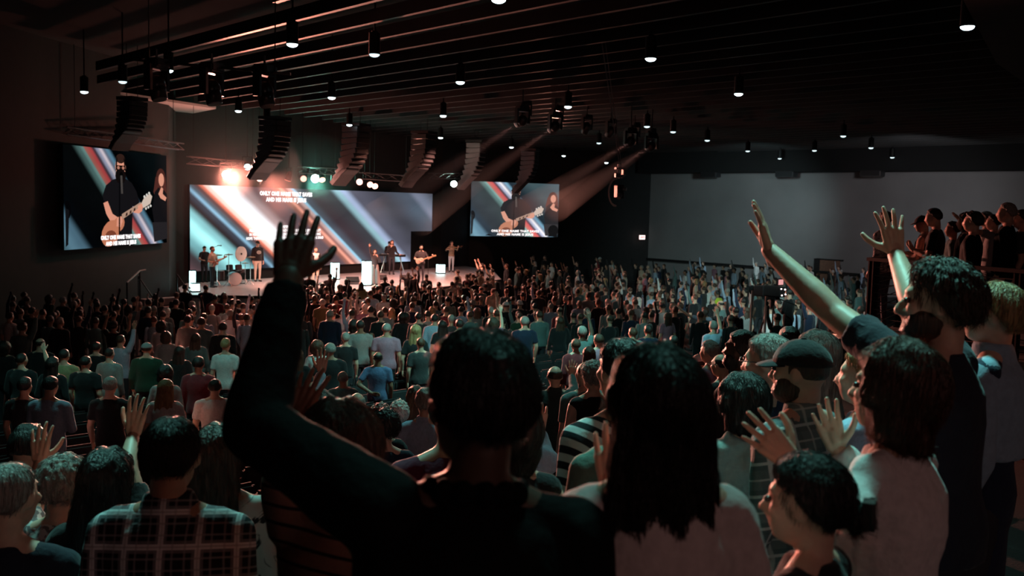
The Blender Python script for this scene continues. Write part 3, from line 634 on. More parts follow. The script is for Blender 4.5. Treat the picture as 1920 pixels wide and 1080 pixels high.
def hand_mesh(kind, side, fine=False):
    key = (kind, side, fine)
    if key in HANDS: return HANDS[key]
    tx = -1 if side == 'R' else 1
    bm = bmesh.new()
    spread, curl, th = {'up': (5, 6, 48), 'open': (9, 8, 50), 'wide': (15, 5, 62), 'flat': (2, 4, 35), 'relax': (4, 28, 30), 'grip': (1, 70, 38), 'cup': (5, 20, 48)}[kind]
    xs = [.033, .011, -.011, -.033]; ln = [.07, .079, .073, .056]; sp = [1.0, .25, -.5, -1.3]
    for k in range(4):
        x = xs[k] * tx; base = Vector((x, 0, .095 - .006 * abs(k - 1)))
        capsule(bm, (x * .55, 0, .012), base, .0165, .0125, 10)
        a = R(spread * sp[k]) * tx; d = Vector((math.sin(a), 0, math.cos(a))); p = base.copy(); c = 0
        for j, f in enumerate((.46, .31, .25)):
            c += R(curl * (.8 if j == 0 else 1)); dd = Vector((d.x * math.cos(c), math.sin(c), d.z * math.cos(c)))
            q = p + dd * (ln[k] * f); r0 = .0098 - .0009 * j - (.001 if k == 3 else 0); capsule(bm, p, q, r0, r0 - .0009, 10); p = q
    capsule(bm, (0, .006, .03), (0, .004, .06), .02, .018)
    a = R(th); p = Vector((tx * .022, .008, .022)); d = Vector((tx * math.sin(a), .35, math.cos(a))).normalized()
    for j, (l, r0, r1) in enumerate(((.046, .0165, .0125), (.034, .0118, .0105), (.026, .0105, .0085))):
        q = p + d * l; capsule(bm, p, q, r0, r1, 10); p = q; d = (d + Vector((-tx * .18, .08, .28))).normalized()
    vs = capsule(bm, (0, 0, -.035), (0, 0, .02), .026, .026)
    for v in vs: v.co.y *= .8
    me = remesh(bm, 'hand', .0034 if fine else .0052, 2, .4 if fine else .35)
    HANDS[key] = me; return me
def frame(p, z, y):
    z = Vector(z).normalized(); y = Vector(y); y = (y - z * y.dot(z)).normalized(); x = y.cross(z)
    return Matrix(((x.x, y.x, z.x, p[0]), (x.y, y.y, z.y, p[1]), (x.z, y.z, z.z, p[2]), (0, 0, 0, 1)))
HC = Vector((0, .01, 1.645))      # head centre in the body
def head_matrix(pose):
    yaw, pitch, roll = pose.get('head', (0, 0, 0)); nb = Vector((0, 0, 1.48))
    M = Matrix.Translation(nb) @ Euler((R(pitch), R(roll), R(yaw)), 'XYZ').to_matrix().to_4x4() @ Matrix.Translation(HC - nb)
    return lean_m(pose) @ M
def lean_m(pose):
    l = pose.get('lean', 0); sx = pose.get('side', 0); b = Vector((0, 0, .98))
    return Matrix.Translation(b) @ Euler((R(-l), R(sx), 0)).to_matrix().to_4x4() @ Matrix.Translation(-b)
def arm_pts(pose, side):  # shoulder, elbow, wrist, finger direction, palm normal, hand
    sg = 1 if side == 'R' else -1
    a = pose.get(side)
    f = pose.get('f', 0)
    sh = Vector((sg * (.165 if f else .185), 0, 1.40))
    if a is None:
        el = Vector((sg * .235, -.03, 1.12)); wr = Vector((sg * .235, .06, .88)); fd = (0, .2, -1); pn = (-sg, .2, 0); kind = 'relax'
        if pose.get('lean'): Ml = lean_m(pose); return Ml @ sh, Ml @ el, Ml @ wr, Vector(fd), Vector(pn), kind
    else:
        el, wr, fd, pn, kind = [Vector(x) if not isinstance(x, str) else x for x in a]
        if el.z > 1.45: sh = sh + Vector((-sg * .02, 0, .035))
        if pose.get('local'): return lean_m(pose) @ sh, lean_m(pose) @ el, lean_m(pose) @ wr, fd, pn, kind
    return lean_m(pose) @ sh, el, wr, fd, pn, kind
TORSO = [((0, 0, .80), .15, .10), ((0, 0, .88), .172, .115), ((0, 0, .96), .172, .122), ((0, .005, 1.06), .152, .108), ((0, .005, 1.16), .158, .108), ((0, 0, 1.27), .176, .115), ((0, -.005, 1.36), .178, .108), ((0, -.01, 1.425), .135, .082), ((0, -.008, 1.47), .07, .062)]
def body_mesh(pose, voxel=.016, fine=False, dec=None, feat=True):
    f = pose.get('f', 0); fat = pose.get('fat', 1.0)
    bm = bmesh.new(); LM = lean_m(pose)
    lathe(bm, [(c, rx * (0.93 if f else 1) * fat, ry * fat) for c, rx, ry in TORSO], 18, LM)
    for sg in (-1, 1):
        capsule(bm, LM @ Vector((sg * .04, -.012, 1.475)), LM @ Vector((sg * .14, -.008, 1.425)), .048, .05)
        kn = Vector((sg * .1, .015, .5)); an = Vector((sg * .1, -.015, .09))
        capsule(bm, (sg * .088, 0, .88), kn, .092, .06); capsule(bm, kn, an, .058, .038)
        capsule(bm, kn + Vector((0, -.02, -.06)), kn + Vector((0, -.02, -.16)), .048, .048)
        capsule(bm, (sg * .1, -.03, .045), (sg * .11, .15, .035), .045, .036)
    for s in 'LR':
        sh, el, wr, fd, pn, kind = arm_pts(pose, s); k = (.9 if f else 1) * pose.get('thick', 1)
        capsule(bm, sh, el, .056 * k, .042 * k); fm = el.lerp(wr, .3); capsule(bm, el, fm, .041 * k, .043 * k); capsule(bm, fm, wr, .043 * k, .027 * k)
    HM = head_matrix(pose)
    nb = LM @ Vector((0, -.012, 1.44)); nt_ = HM @ Vector((0, -.03, -.075)); capsule(bm, nb, nt_, .058 if not f else .05, .054 if not f else .048)
    def E(c, r, M=HM): ball(bm, c, r, 18, 12, M)
    E((0, -.008, .012), (.076, .098, .094)); E((0, .03, -.05), (.06, .068, .075)); E((0, .055, -.088), (.034, .035, .03))
    if feat:
        capsule(bm, HM @ Vector((0, .088, .012)), HM @ Vector((0, .112, -.032)), .008, .014); E((.013, .1, -.036), (.01, .01, .008)); E((-.013, .1, -.036), (.01, .01, .008))
        capsule(bm, HM @ Vector((-.038, .082, .028)), HM @ Vector((.038, .082, .028)), .011, .011)
        capsule(bm, HM @ Vector((-.02, .086, -.066)), HM @ Vector((.02, .086, -.066)), .009, .009)
        for sg in (-1, 1):
            E((sg * .045, .07, -.02), (.022, .02, .02))
            ball(bm, (0, 0, 0), (.011, .022, .033), 12, 8, HM @ Matrix.Translation((sg * .079, -.008, -.012)) @ Euler((0, 0, R(sg * -22))).to_matrix().to_4x4())
    me = remesh(bm, 'body', voxel, 3, dec)
    inv = LM.inverted()
    bm = bmesh.new(); bm.from_mesh(me)
    for s in 'LR':
        sh, el, wr, fd, pn, kind = arm_pts(pose, s)
        hm = hand_mesh(kind, s, fine); T = frame(wr, fd, pn); n0 = len(bm.verts); tmp = hm.copy(); tmp.transform(T @ Matrix.Scale(.93 if f else 1.02, 4)); bm.from_mesh(tmp); bpy.data.meshes.remove(tmp)
    bm.to_mesh(me); bm.free()
    me.materials.append(SKINS[0]); me.materials.append(M_TROU); me.materials.append(M_SHOE)
    for p in me.polygons:
        z = p.center.z; p.use_smooth = True
        c = p.center
        if z < .075: p.material_index = 2
        elif z < .98 and abs(c.x) < .21 and not any((c - arm_pts(pose, s)[2]).length < .2 and abs(c.x) > .17 for s in 'LR'): p.material_index = 1
    return me
def shirt_mesh(pose, sleeve='short', voxel=.016, dec=None, hem=.86, puff=.014, fold=.006, hood=False, seed=0, collar=False):
    f = pose.get('f', 0); fat = pose.get('fat', 1.0)
    bm = bmesh.new(); LM = lean_m(pose)
    T = [(c, rx * (0.93 if f else 1) * fat + puff, ry * fat + puff) for c, rx, ry in TORSO]
    T = [t for t in T if t[0][2] > hem + .01 and t[0][2] < 1.45]
    T = [((0, 0, hem), T[0][1], T[0][2])] + T + [((0, -.01, 1.47), .088, .078), ((0, -.008, 1.492), .074, .07)]
    lathe(bm, T, 20, LM)
    for sg in (-1, 1): capsule(bm, LM @ Vector((sg * .05, -.012, 1.452)), LM @ Vector((sg * .145, -.008, 1.425)), .048, .062)
    for s in 'LR':
        sh, el, wr, fd, pn, kind = arm_pts(pose, s); k = (.9 if f else 1) * pose.get('thick', 1)
        if sleeve == 'none': continue
        ball(bm, sh, .068 * k, 12, 8)
        if sleeve == 'short': capsule(bm, sh, sh.lerp(el, .72), .066 * k, .062 * k, 14, True)
        else:
            capsule(bm, sh, el, .068 * k, .056 * k, 14, False); capsule(bm, el, el.lerp(wr, .93), .056 * k, .042 * k, 14, True)
    if collar: lathe(bm, [((0, -.012, 1.45), .095, .086), ((0, -.012, 1.49), .080, .078), ((0, -.006, 1.535), .070, .070)], 18, LM)
    if hood:
        for a in range(9):
            t = R(-200 + a * 27.5); ball(bm, LM @ Vector((.1 * math.cos(t), -.02 + .075 * math.sin(t), 1.475 + .015 * math.sin(t))), .036, 10, 7)
        ball(bm, LM @ Vector((0, -.12, 1.40)), (.095, .05, .08), 14, 10)
    me = remesh(bm, 'shirt', voxel, 3, dec)
    me.update()
    off = Vector((seed * 3.1, seed * 1.7, 0)); nr = [v.normal.copy() for v in me.vertices]
    for v, n in zip(me.vertices, nr):
        q = v.co
        h = noise.noise(Vector((q.x * 9, q.y * 9, q.z * 5)) + off) + .7 * noise.noise(Vector((q.x * 22 + q.z * 9, q.y * 22, q.z * 9)) + off)
        v.co = q + n * (fold * h)
    return me
def hair_mesh(style, seed=0, fine=False):
    """hair about the head centre, face towards +Y"""
    rnd = random.Random(seed); off = Vector((rnd.random() * 9, rnd.random() * 9, rnd.random() * 9))
    bm = bmesh.new(); n_s, n_r = (48, 32) if fine else (24, 16)
    th = {'s': .014, 'z': .005, 'f': .003, 'c': .026, 'L': .022, 'B': .03, 'P': .014, 'Q': .014, 'U': .016}[style]
    cz = -.012
    q = bmesh.ops.create_uvsphere(bm, u_segments=n_s, v_segments=n_r, radius=1.0)
    for v in q['verts']:
        d = v.co.normalized(); az = math.degrees(math.atan2(d.x, d.y))   # 0 is the face
        a = abs(az)
        lim = (-.72 + .1 * noise.noise(d * 9)) if a > 125 else (-.72 + (125 - a) / 40 * .55 if a > 85 else (-.17 + (85 - a) / 10 * .35 if a > 75 else (.18 + (75 - a) / 75 * .42)))
        if style in 'LB': lim = -.9 if a > 95 else (-.5 if a > 62 else (.2 + (62 - a) / 62 * .45))
        if style == 'f': 
            lim = -.55 if a > 70 else 2
        k = d.z
        base = Vector((d.x * .078, d.y * .1, d.z * .096)) + Vector((0, -.008, .012))
        t = max(0, min(1, (k - lim) / (.3 if style in 'szcf' else .16))); t = t * t * (3 - 2 * t)
        if style == 'f' and k > .45: t *= max(0, 1 - (k - .45) / .12)
        h = noise.noise(d * (7 if style == 'c' else 3.2) + off) * (.35 if style != 'c' else .75)
        if style in 'LBP': h += .12 * math.sin(az * .9 + off.x * 9)
        rr = th * (1 + h) * t - .012 * (1 - t)
        if style in 's' and d.z > .6: rr *= 1.25
        if style == 'B' and a > 60: rr += .012 * t
        v.co = base + Vector((d.x, d.y, d.z)) * rr
    def curtain(L, w0, w1, t0, t1, y0, y1, n=9, seg=28):
        rings = []
        for i in range(n):
            f = i / (n - 1); z = .05 - (L + .05) * f
            rings.append(((0.006 * math.sin(f * 5 + off.x), y0 + (y1 - y0) * f, z), w0 + (w1 - w0) * math.sin(f * PI / 2) if f < .75 else (w0 + (w1 - w0) * .92) * (1 - .45 * (f - .75) / .25), (t0 + (t1 - t0) * f)))
        vs = lathe(bm, rings, seg)
        for i, v in enumerate(vs):
            a = (i % seg) / seg * 2 * PI; v.co += Vector((math.cos(a), math.sin(a), 0)) * (.006 * math.sin(a * 9 + off.y * 5 + v.co.z * 6))
    if style == 'L': curtain(.36 + .08 * rnd.random(), .092, .125, .075, .04, -.03, -.085)
    if style == 'B': curtain(.155, .098, .118, .085, .075, -.03, -.035, 7)
    if style == 'P':
        pts = [(0, -.1, .04), (0, -.15, .03), (0, -.17, -.04), (0, -.16, -.13), (0, -.14, -.22)]
        rs = [.022, .036, .04, .032, .014]
        for i in range(4): capsule(bm, pts[i], pts[i + 1], rs[i], rs[i + 1])
    if style == 'Q': ball(bm, (0, -.115, -.03), (.034, .032, .04), 16, 10); box(bm, (0, -.15, -.02), (.05, .03, .07))
    if style == 'U': ball(bm, (0, -.075, .105), (.045, .045, .04), 16, 10)
    return remesh(bm, 'hair', .008 if not fine else .005, 1, .45 if fine else .4)
def cap_mesh(back=False):
    bm = bmesh.new(); q = bmesh.ops.create_uvsphere(bm, u_segments=24, v_segments=16, radius=1.0)
    for v in q['verts']:
        d = v.co.normalized(); z = max(d.z, 0.02); v.co = Vector((d.x * .09, d.y * .113 - .008, .025 + z * .098))
    capd = bmesh.new(); bmesh.ops.remove_doubles(bm, verts=bm.verts, dist=.0005)
    a = bmesh.ops.create_uvsphere(bm, u_segments=20, v_segments=8, radius=1.0)
    for v in a['verts']:
        d = v.co; y = d.y * .085 + .085; v.co = Vector((d.x * .08, y, .03 + d.z * .009 - .25 * (d.x * .08) ** 2 * 9 - .02 * max(0, d.y)))
    ball(bm, (0, -.008, .124), (.012, .012, .006), 8, 6)
    capd.free(); me = bpy.data.meshes.new('cap'); 
    if back: bmesh.ops.rotate(bm, verts=bm.verts, cent=(0, 0, 0), matrix=Matrix.Rotation(PI, 3, 'Z'))
    bm.to_mesh(me); bm.free()
    for p in me.polygons: p.use_smooth = True
    return me
def hair_mat(name, c, rough=.46, spec=.5):
    if name in MATS: return MATS[name]
    m = mat(name, c, rough, spec=spec, bump=.6, vscale=14, stretch=(9, 9, 1.0), var=.45); return m
HAIRM = {'k': hair_mat('hair_black', (.012, .009, .008)), 'b': hair_mat('hair_brown', (.05, .026, .016)), 'r': hair_mat('hair_auburn', (.085, .034, .02)), 'l': hair_mat('hair_blonde', (.33, .2, .09)), 'g': hair_mat('hair_grey', (.27, .25, .23), .6), 'w': hair_mat('hair_white', (.62, .58, .54), .6)}
HAIRN = {'k': 'black', 'b': 'brown', 'r': 'auburn', 'l': 'blonde', 'g': 'grey', 'w': 'white'}
def cloth(name, c, **k): return mat('cloth_' + name, c, .88, spec=.25, bump=.25, vscale=40, var=.1, sheen=.15, **k)
SHIRTM = {'k': cloth('black', (.012, .012, .014)), 'd': cloth('charcoal', (.035, .034, .036)), 'n': cloth('navy', (.012, .02, .045)), 'w': cloth('white', (.62, .62, .62)), 'g': cloth('grey', (.22, .22, .22)),
          'l': cloth('light_blue', (.34, .44, .58)), 'b': cloth('blue', (.085, .125, .24)), 'r': cloth('dark_red', (.16, .02, .028)), 'p': cloth('mauve', (.34, .17, .24)), 'o': cloth('olive', (.24, .23, .12)),
          't': cloth('dull_teal', (.10, .17, .17)), 'c': cloth('cream', (.50, .42, .33)), 'e': cloth('dark_green', (.014, .045, .026)), 'y': cloth('neon_yellow', (.55, .62, .05))}
SHIRTN = {'k': 'black top', 'd': 'charcoal top', 'n': 'navy top', 'w': 'white top', 'g': 'grey top', 'l': 'light-blue shirt', 'b': 'blue shirt', 'r': 'dark red top', 'p': 'mauve top', 'o': 'olive top', 't': 'teal top', 'c': 'cream top', 'e': 'dark green top', 'y': 'neon-yellow top'}

# ------------------------------------------------------------------ crowd variants
UPR = lambda s, x=.22, z=1.62, hz=1.88, y=.06, k='open': ((s * x, y, z), (s * (x - .02), y + .1, hz), (s * .05, .25, 1), (0, 1, -.2), k)
POSES = {
    '0': {}, '0f': {'f': 1},
    'R': {'R': UPR(1)}, 'L': {'L': UPR(-1)}, 'Rf': {'f': 1, 'R': UPR(1, .2)}, 'Lf': {'f': 1, 'L': UPR(-1, .2)},
    '2': {'R': UPR(1, .3, 1.55, 1.78, .08), 'L': UPR(-1, .3, 1.55, 1.78, .08), 'head': (0, 8, 0)},
    '2f': {'f': 1, 'R': UPR(1, .27, 1.55, 1.76), 'L': UPR(-1, .27, 1.55, 1.76), 'head': (0, 8, 0)},
    'F': {'R': ((.24, .04, 1.12), (.09, .27, 1.2), (-.6, .6, .5), (-.3, -.5, .6), 'relax'), 'L': ((-.24, .04, 1.12), (-.09, .27, 1.2), (.6, .6, .5), (.3, -.5, .6), 'relax'), 'head': (0, -10, 0)},
    'Ff': {'f': 1, 'R': ((.22, .04, 1.12), (.09, .25, 1.22), (-.6, .6, .5), (-.3, -.5, .6), 'relax'), 'L': ((-.22, .04, 1.12), (-.09, .25, 1.22), (.6, .6, .5), (.3, -.5, .6), 'relax')},
    'H': {'R': ((.27, .1, 1.2), (.27, .3, 1.42), (.1, .25, 1), (0, .4, -.2), 'open'), 'L': ((-.24, .04, 1.12), (-.12, .27, 1.15), (.5, .7, .3), (.3, -.5, .6), 'relax')},
    'S': {'L': ((-.36, .2, 1.5), (-.5, .42, 1.66), (-.5, .7, .7), (.3, .8, -.5), 'flat')},
    'B': {'L': ((-.33, -.1, 1.16), (-.08, -.19, 1.02), (1, 0, -.35), (0, -1, 0), 'relax')},
}
VAR = {}
def variant(code):
    if code in VAR: return VAR[code]
    p = POSES[code]
    b = body_mesh(p, .017, False, .6); ss = shirt_mesh(p, 'short', .018, .6); sl = shirt_mesh(p, 'long', .018, .6, seed=1)
    VAR[code] = (b, ss, sl, head_matrix(p)); return VAR[code]
HV = {}
def hair_variant(style, k=0):
    key = (style, k)
    if key not in HV: HV[key] = cap_mesh(False) if style == 'C' else (cap_mesh(True) if style == 'K' else hair_mesh(style, k + len(style)))
    return HV[key]
def shared(name, me, parent, m, slot=0):
    if not me.materials: me.materials.append(m)
    o = bpy.data.objects.new(name, me); COL.objects.link(o); o.parent = parent
    o.material_slots[slot].link = 'OBJECT'; o.material_slots[slot].material = m
    return o
HCAP = {'k': SHIRTM['k'], 'w': SHIRTM['w'], 'r': SHIRTM['r'], 'g': SHIRTM['g'], 'b': SHIRTM['n'], 'l': SHIRTM['c']}
STAGE_C = Vector((-7.5, 48.0, 0))
def person(loc, rz, scale, style, hc, shirt, pose, label, group=None, skin=0, sleeve=None, fat=1.0):
    female = style in 'LBPU' and pose + 'f' in POSES
    b, ss, sl, HM = variant(pose + 'f' if female else pose)
    o = empty('person', loc, rz, label, 'person', group); o.scale = (scale * fat, scale * (fat * .5 + .5), scale)
    shared('body', b, o, SKINS[skin])
    sl_ = sleeve if sleeve is not None else random.random() < .5
    shared('shirt', sl if sl_ else ss, o, SHIRTM[shirt])
    if style != '0':
        if style in 'CK':
            h = shared('cap', hair_variant(style), o, HCAP[hc]); h.matrix_local = HM
            h = shared('hair', hair_variant('f'), o, HAIRM['b']); h.matrix_local = HM
        else:
            h = shared('hair', hair_variant(style, random.randrange(3)), o, HAIRM[hc]); h.matrix_local = HM
    return o
def heading(p, jit=8):
    d = STAGE_C - p; return math.atan2(d.y, d.x) - PI / 2 + R(random.uniform(-jit, jit))
def solve(u, v, h, lo=8.0, hi=62.0):
    """depth where a head h metres above the floor sits towards pixel u, v"""
    q = ray(u, v); best = None
    d = lo
    while d < hi:
        p = CAMP + q * (d / q.y); e = p.z - (fq(p.x, p.y) + h)
        if e <= 0: return d
        d += .1
    return hi
# ------------------------------------------------------------------ the crowd, one by one: u, v of the head top, depth (0: from the floor), hair, colour, top, pose
CROWD = """
45 546 0 s k k 0|92 553 0 B k k 0|118 556 0 s g k 0|145 559 0 s k k 0|180 558 0 s k k 0|212 555 0 s k d 0|18 584 0 s k w 0|42 604 0 c b t R|112 594 0 s g k 0|150 580 0 s k n R|75 632 0 0 k k 0|214 601 0 c k k 2|226 626 0 s b l R|120 652 0 s k o S|180 640 0 s k k 0|60 575 0 s k k 0|80 578 0 s k e R|100 585 0 L k k 0|8 640 0 B k k 0|40 660 0 s k k 0|98 668 0 L k k 0|160 665 0 s k k 0
292 550 0 U k k 0|347 532 0 s k k 0|360 564 0 s g k 0|386 533 0 s k n 0|312 577 0 B w g 0|241 571 0 L k t R|278 574 0 s k n 0|302 602 0 B k w 0|352 591 0 s k g 0|378 595 0 s k t 0|432 580 0 s g w 0|418 604 0 s k k 0|423 633 0 s l w 0|311 622 0 B b g 0|367 625 0 L b t 0|275 641 0 C g e 0|337 648 0 L k k 0|403 551 0 s k r 0|372 667 15 s k r 0|310 685 13.6 B k g 0|310 710 11.8 L l w 0|205 650 14 s k g 0|206 705 12.2 s g k 0|46 705 12 s k k 0|92 704 12.5 s k l F|403 708 11.8 s k w 0|420 548 0 L k k 0|437 560 0 s k d 0|330 560 0 s k k 0|252 556 0 s k k 0
580 510 0 K k k 0|619 512 0 s k d R|566 521 0 L k k 0|651 523 0 B k k 0|677 528 0 L k o 0|577 539 0 s b c 0|602 539 0 B k k 0|612 536 0 s k k 0|639 533 0 L r r 0|667 545 0 C w w 0|695 544 0 s b l 0|703 535 0 B b k 0|722 518 0 s r k F|735 523 0 s k l 0|747 534 0 L l k 0|765 509 0 s b k 2|778 511 0 s r k R
555 557 0 L r k 0|557 570 0 L r k 0|590 553 0 s b k 0|605 560 0 s w o 0|630 553 0 s k r 0|647 547 0 U k r 0|720 551 0 s g w 0|734 544 0 s b k 0|738 560 0 B k k 0|562 584 0 U w d 0|619 581 0 s g n 0|642 577 0 s k w R|662 576 0 L k k 0|685 569 0 s w p 0|696 573 0 s k k 0|714 582 0 s b k 0|735 577 0 L l k 0|760 586 0 B k k 0|676 598 20.5 s k g 0|725 604 20 s g p 0|664 599 21.5 B k k 0|536 633 17.5 B k n R|558 654 16 L r k 0|595 638 17 B r w 0|619 642 16.6 s g k 0|648 622 18.8 s g k 0|709 657 16 0 k b B|643 694 13 s g t 0
800 513 0 s k k 0|823 528 0 s b k 0|822 540 0 s w k 0|858 505 0 s b c 0|876 513 0 s r k 0|857 517 0 c k g 0|903 493 0 s k k 2|902 506 0 s k c 0|922 503 0 s k c 2|950 494 0 s b k R|955 523 0 s g k 0|974 500 0 s k k R|892 522 0 s b k 0|875 526 0 C r k 0|887 513 0 s r k 0|924 515 0 s w c 0|914 518 0 s k g 0|932 528 0 L k k 0|763 546 0 L l k 0|779 547 0 s k k 0|796 527 0 B k c 0|848 527 0 s k c 0|902 536 0 0 k t 0|925 540 0 s r c 0|773 566 0 s b n 0|810 574 0 L l k 0|837 573 0 s b r 0|887 561 0 s g o 0|895 576 0 L r g 0|921 574 0 s w k 0|932 579 0 s r k 0|949 565 0 C w k L|975 562 0 K w k 0|755 586 0 B k k 0|815 588 0 s k l 0|780 608 19.6 L l k 0|789 631 18.2 s r d 0|862 597 20.3 s k n 0|925 596 20.5 B b p R|975 585 0 s b e 0|984 592 20.5 s g n 0|845 545 0 s k k 2|870 552 0 s k k 2|785 585 0 s k d 0|830 600 0 L k k 0
1003 490 0 L w d R|1021 495 0 s b k 0|1035 491 0 s k w 0|1022 479 0 s k k 0|1000 479 0 s r k 0|1082 490 0 s b k R|1084 506 0 s w w 0|1083 525 0 s k w 0|1100 533 0 s r c F|1110 533 0 s w k 0|1086 539 0 B l t H|1103 548 0 s b g 0|1120 548 0 s r k 0|1122 560 0 s r k 0|1140 560 0 L w k 0|1160 548 0 s b d 0|1180 548 0 s r w 0|1087 562 0 s g l 0|1050 574 0 0 k r 0|1050 593 0 L b k 0|1012 582 0 s b t 0|1010 543 0 s r d 0|998 538 0 s r k 0|983 535 0 s r k 0|1033 526 0 s b k 0|1018 529 0 s r k 0|1000 527 0 s b k 0|1001 516 0 s b k 0|1013 513 0 L l k 0|1054 531 0 L l d 0|1065 524 0 s r k 0|1120 492 0 C w r L|1125 482 0 C w k 0|1123 503 0 s r k 0|1123 514 0 s b t 0|1135 521 0 L l k R|970 500 0 s k t 0|986 505 0 B l k R|1092 610 18.6 s g t R|1080 634 17.5 s r r 0|1123 625 17 s b p 0|1105 649 14.5 L r d 0|1062 499 0 s k k 2|1050 506 0 s k d R|1165 522 0 s k k 0|1153 505 0 s g k 2|1172 508 0 s r c R
1198 557 0 L w k 0|1212 575 0 L b w 0|1243 568 0 C k w 0|1262 568 0 L r k 0|1230 563 0 s r k 0|1276 566 0 s r k 0|1322 575 0 c b l S|1303 551 0 s r k 0|1337 553 0 s g k 0|1345 543 0 s k y 0|1362 565 0 L r p 0|1338 600 19 s g l R|1236 548 0 s r k 0|1250 548 0 L r k 0|1262 541 0 s b k 0|1279 544 0 s k k 0|1187 613 19 s r g 0|1216 608 19.2 s k n 0|1265 628 18 s k e F|1252 586 0 L b p 0|1200 533 0 B g k 0|1220 538 0 B g t 0|1220 521 0 B l k 0|1210 511 0 s g p 0|1203 497 0 s g c 0|1216 496 0 s g c 0|1306 523 0 B l c 0|1320 527 0 B l k 0|1285 506 0 s k w 0|1345 512 0 s b w 0|1340 523 0 s w w 0|1364 507 0 s r p 0|1340 495 0 c b p 0|1377 502 0 s k l 0|1310 500 0 s k t 0|1288 531 0 L k w 0|1352 562 0 0 k t 0|1386 556 0 L r k 0|1398 540 0 s k k 0|1412 525 0 s k w 0|1400 512 0 s g d 0|1430 500 0 s k l 0|1446 504 0 s w w 0|1392 500 0 c k d 0|1460 560 0 s k t 0|1400 575 0 L b g 0|1424 545 0 s g k 0
""".strip().replace('\n', '|').split('|')
HSTY = {'s': 'short {} hair', 'L': 'long {} hair', 'B': '{} bob', 'P': '{} ponytail', 'U': '{} bun', 'c': 'curly {} hair', '0': 'bald head', 'C': '{} cap', 'K': 'backwards {} cap'}
PN = {'0': '', 'R': ', arm up', 'L': ', arm up', '2': ', arms up', 'F': ', hands folded', 'H': ', forearm raised', 'S': ', arm outstretched', 'B': ', hand behind back'}
def zone(u):
    return 'below the leftmost screen' if u < 255 else 'before the stage end' if u < 470 else 'below the main screen' if u < 762 else 'below guitarist and violinist' if u < 965 else 'below the far screen' if u < 1150 else 'below the grey wall'
rows = []
for e in CROWD:
    t = e.split(); rows.append([float(t[0]), float(t[1]), float(t[2]), t[3], t[4], t[5], t[6]])
key = lambda r: HSTY[r[3]].format(HAIRN.get(r[4], 'dark')) + ', ' + SHIRTN[r[5]] + PN[r[6]] + ', ' + zone(r[0])
same = {}
for r in rows: same.setdefault(key(r), []).append(r)
LABELS = {}
for k, v in same.items():
    v.sort(key=lambda r: (r[0], r[1]))
    for i, r in enumerate(v):
        LABELS[id(r)] = 'person, ' + k if len(v) == 1 else 'person, ' + k + ', ' + ORD[i] + ' from left'
PLACED = []
def clear(x, y, m=.43): return all((x - a) ** 2 + (y - b) ** 2 > m * m for a, b in PLACED)
def to_row(u, v, p, g, h):
    """stand in front of the seat of the nearest row, sliding along the line of sight"""
    q = ray(u, v); q = q / q.y; k0 = round((SX * p.x + SY * p.y) / STEP); best = None
    for k in (k0, k0 + 1, k0 - 1, k0 + 2, k0 - 2):
        d = (k * STEP - .2) / (SX * q.x + SY); n = CAMP + q * d; gg = fz(k * STEP); hh = n.z - gg - .012
        cost = abs(k - k0) * .03 + (0 if 1.52 <= hh <= 1.95 else 3 * min(abs(hh - 1.52), abs(hh - 1.95)) + .3) + (0 if clear(n.x, n.y) else 1)
        if best is None or cost < best[0]: best = (cost, n, gg, hh)
    return best[1:]
def put(r, label, group=None):
    u, v, d, st_, hc, sh, po = r
    tall = 1.66 if st_ in 'LBPU' else 1.76
    tall += random.uniform(-.05, .06)
    if not d: d = solve(u, v, tall + .02)
    p = P(u, v, d); g = fq(p.x, p.y); h = p.z - g - .012
    near = lambda q: any(st_in(q + Vector(o)) for o in ((.4, 0, 0), (-.4, 0, 0), (0, .45, 0), (0, -.4, 0)))
    if near(p):
        while near(P(u, v, d)) and d > 20: d -= .1
        while not clear(P(u, v, d).x, P(u, v, d).y) and d > 24: d -= .15
        d -= .1; p = P(u, v, d); g = fq(p.x, p.y); h = p.z - g - .012
    if h < 1.45 or h > 2.0:
        # slide along the ray until the height is believable
        for k in range(60):
            dd = d * (1 + (.008 * k)) if h > 2.0 else d * (1 - .008 * k)
            p = P(u, v, dd); g = fq(p.x, p.y); h = p.z - g - .012
            if 1.5 <= h <= 1.92: break
    if (SX * p.x + SY * p.y) > -19: p, g, h = to_row(u, v, p, g, h)
    sc = h / 1.765
    PLACED.append((p.x, p.y))
    if st_ == 's' and random.random() < .4: st_ = 'z'
    if st_ == '0': st_ = 'f'
    sk = random.choices((0, 1, 2, 3), (12, 5, 2, 1))[0]
    return person((p.x, p.y, g), heading(Vector((p.x, p.y, 0))), sc, st_, hc, sh, po, label, group, sk, False if (sh, po) == ('b', 'B') else None, random.uniform(.94, 1.14))
for r in rows: put(r, LABELS[id(r)])
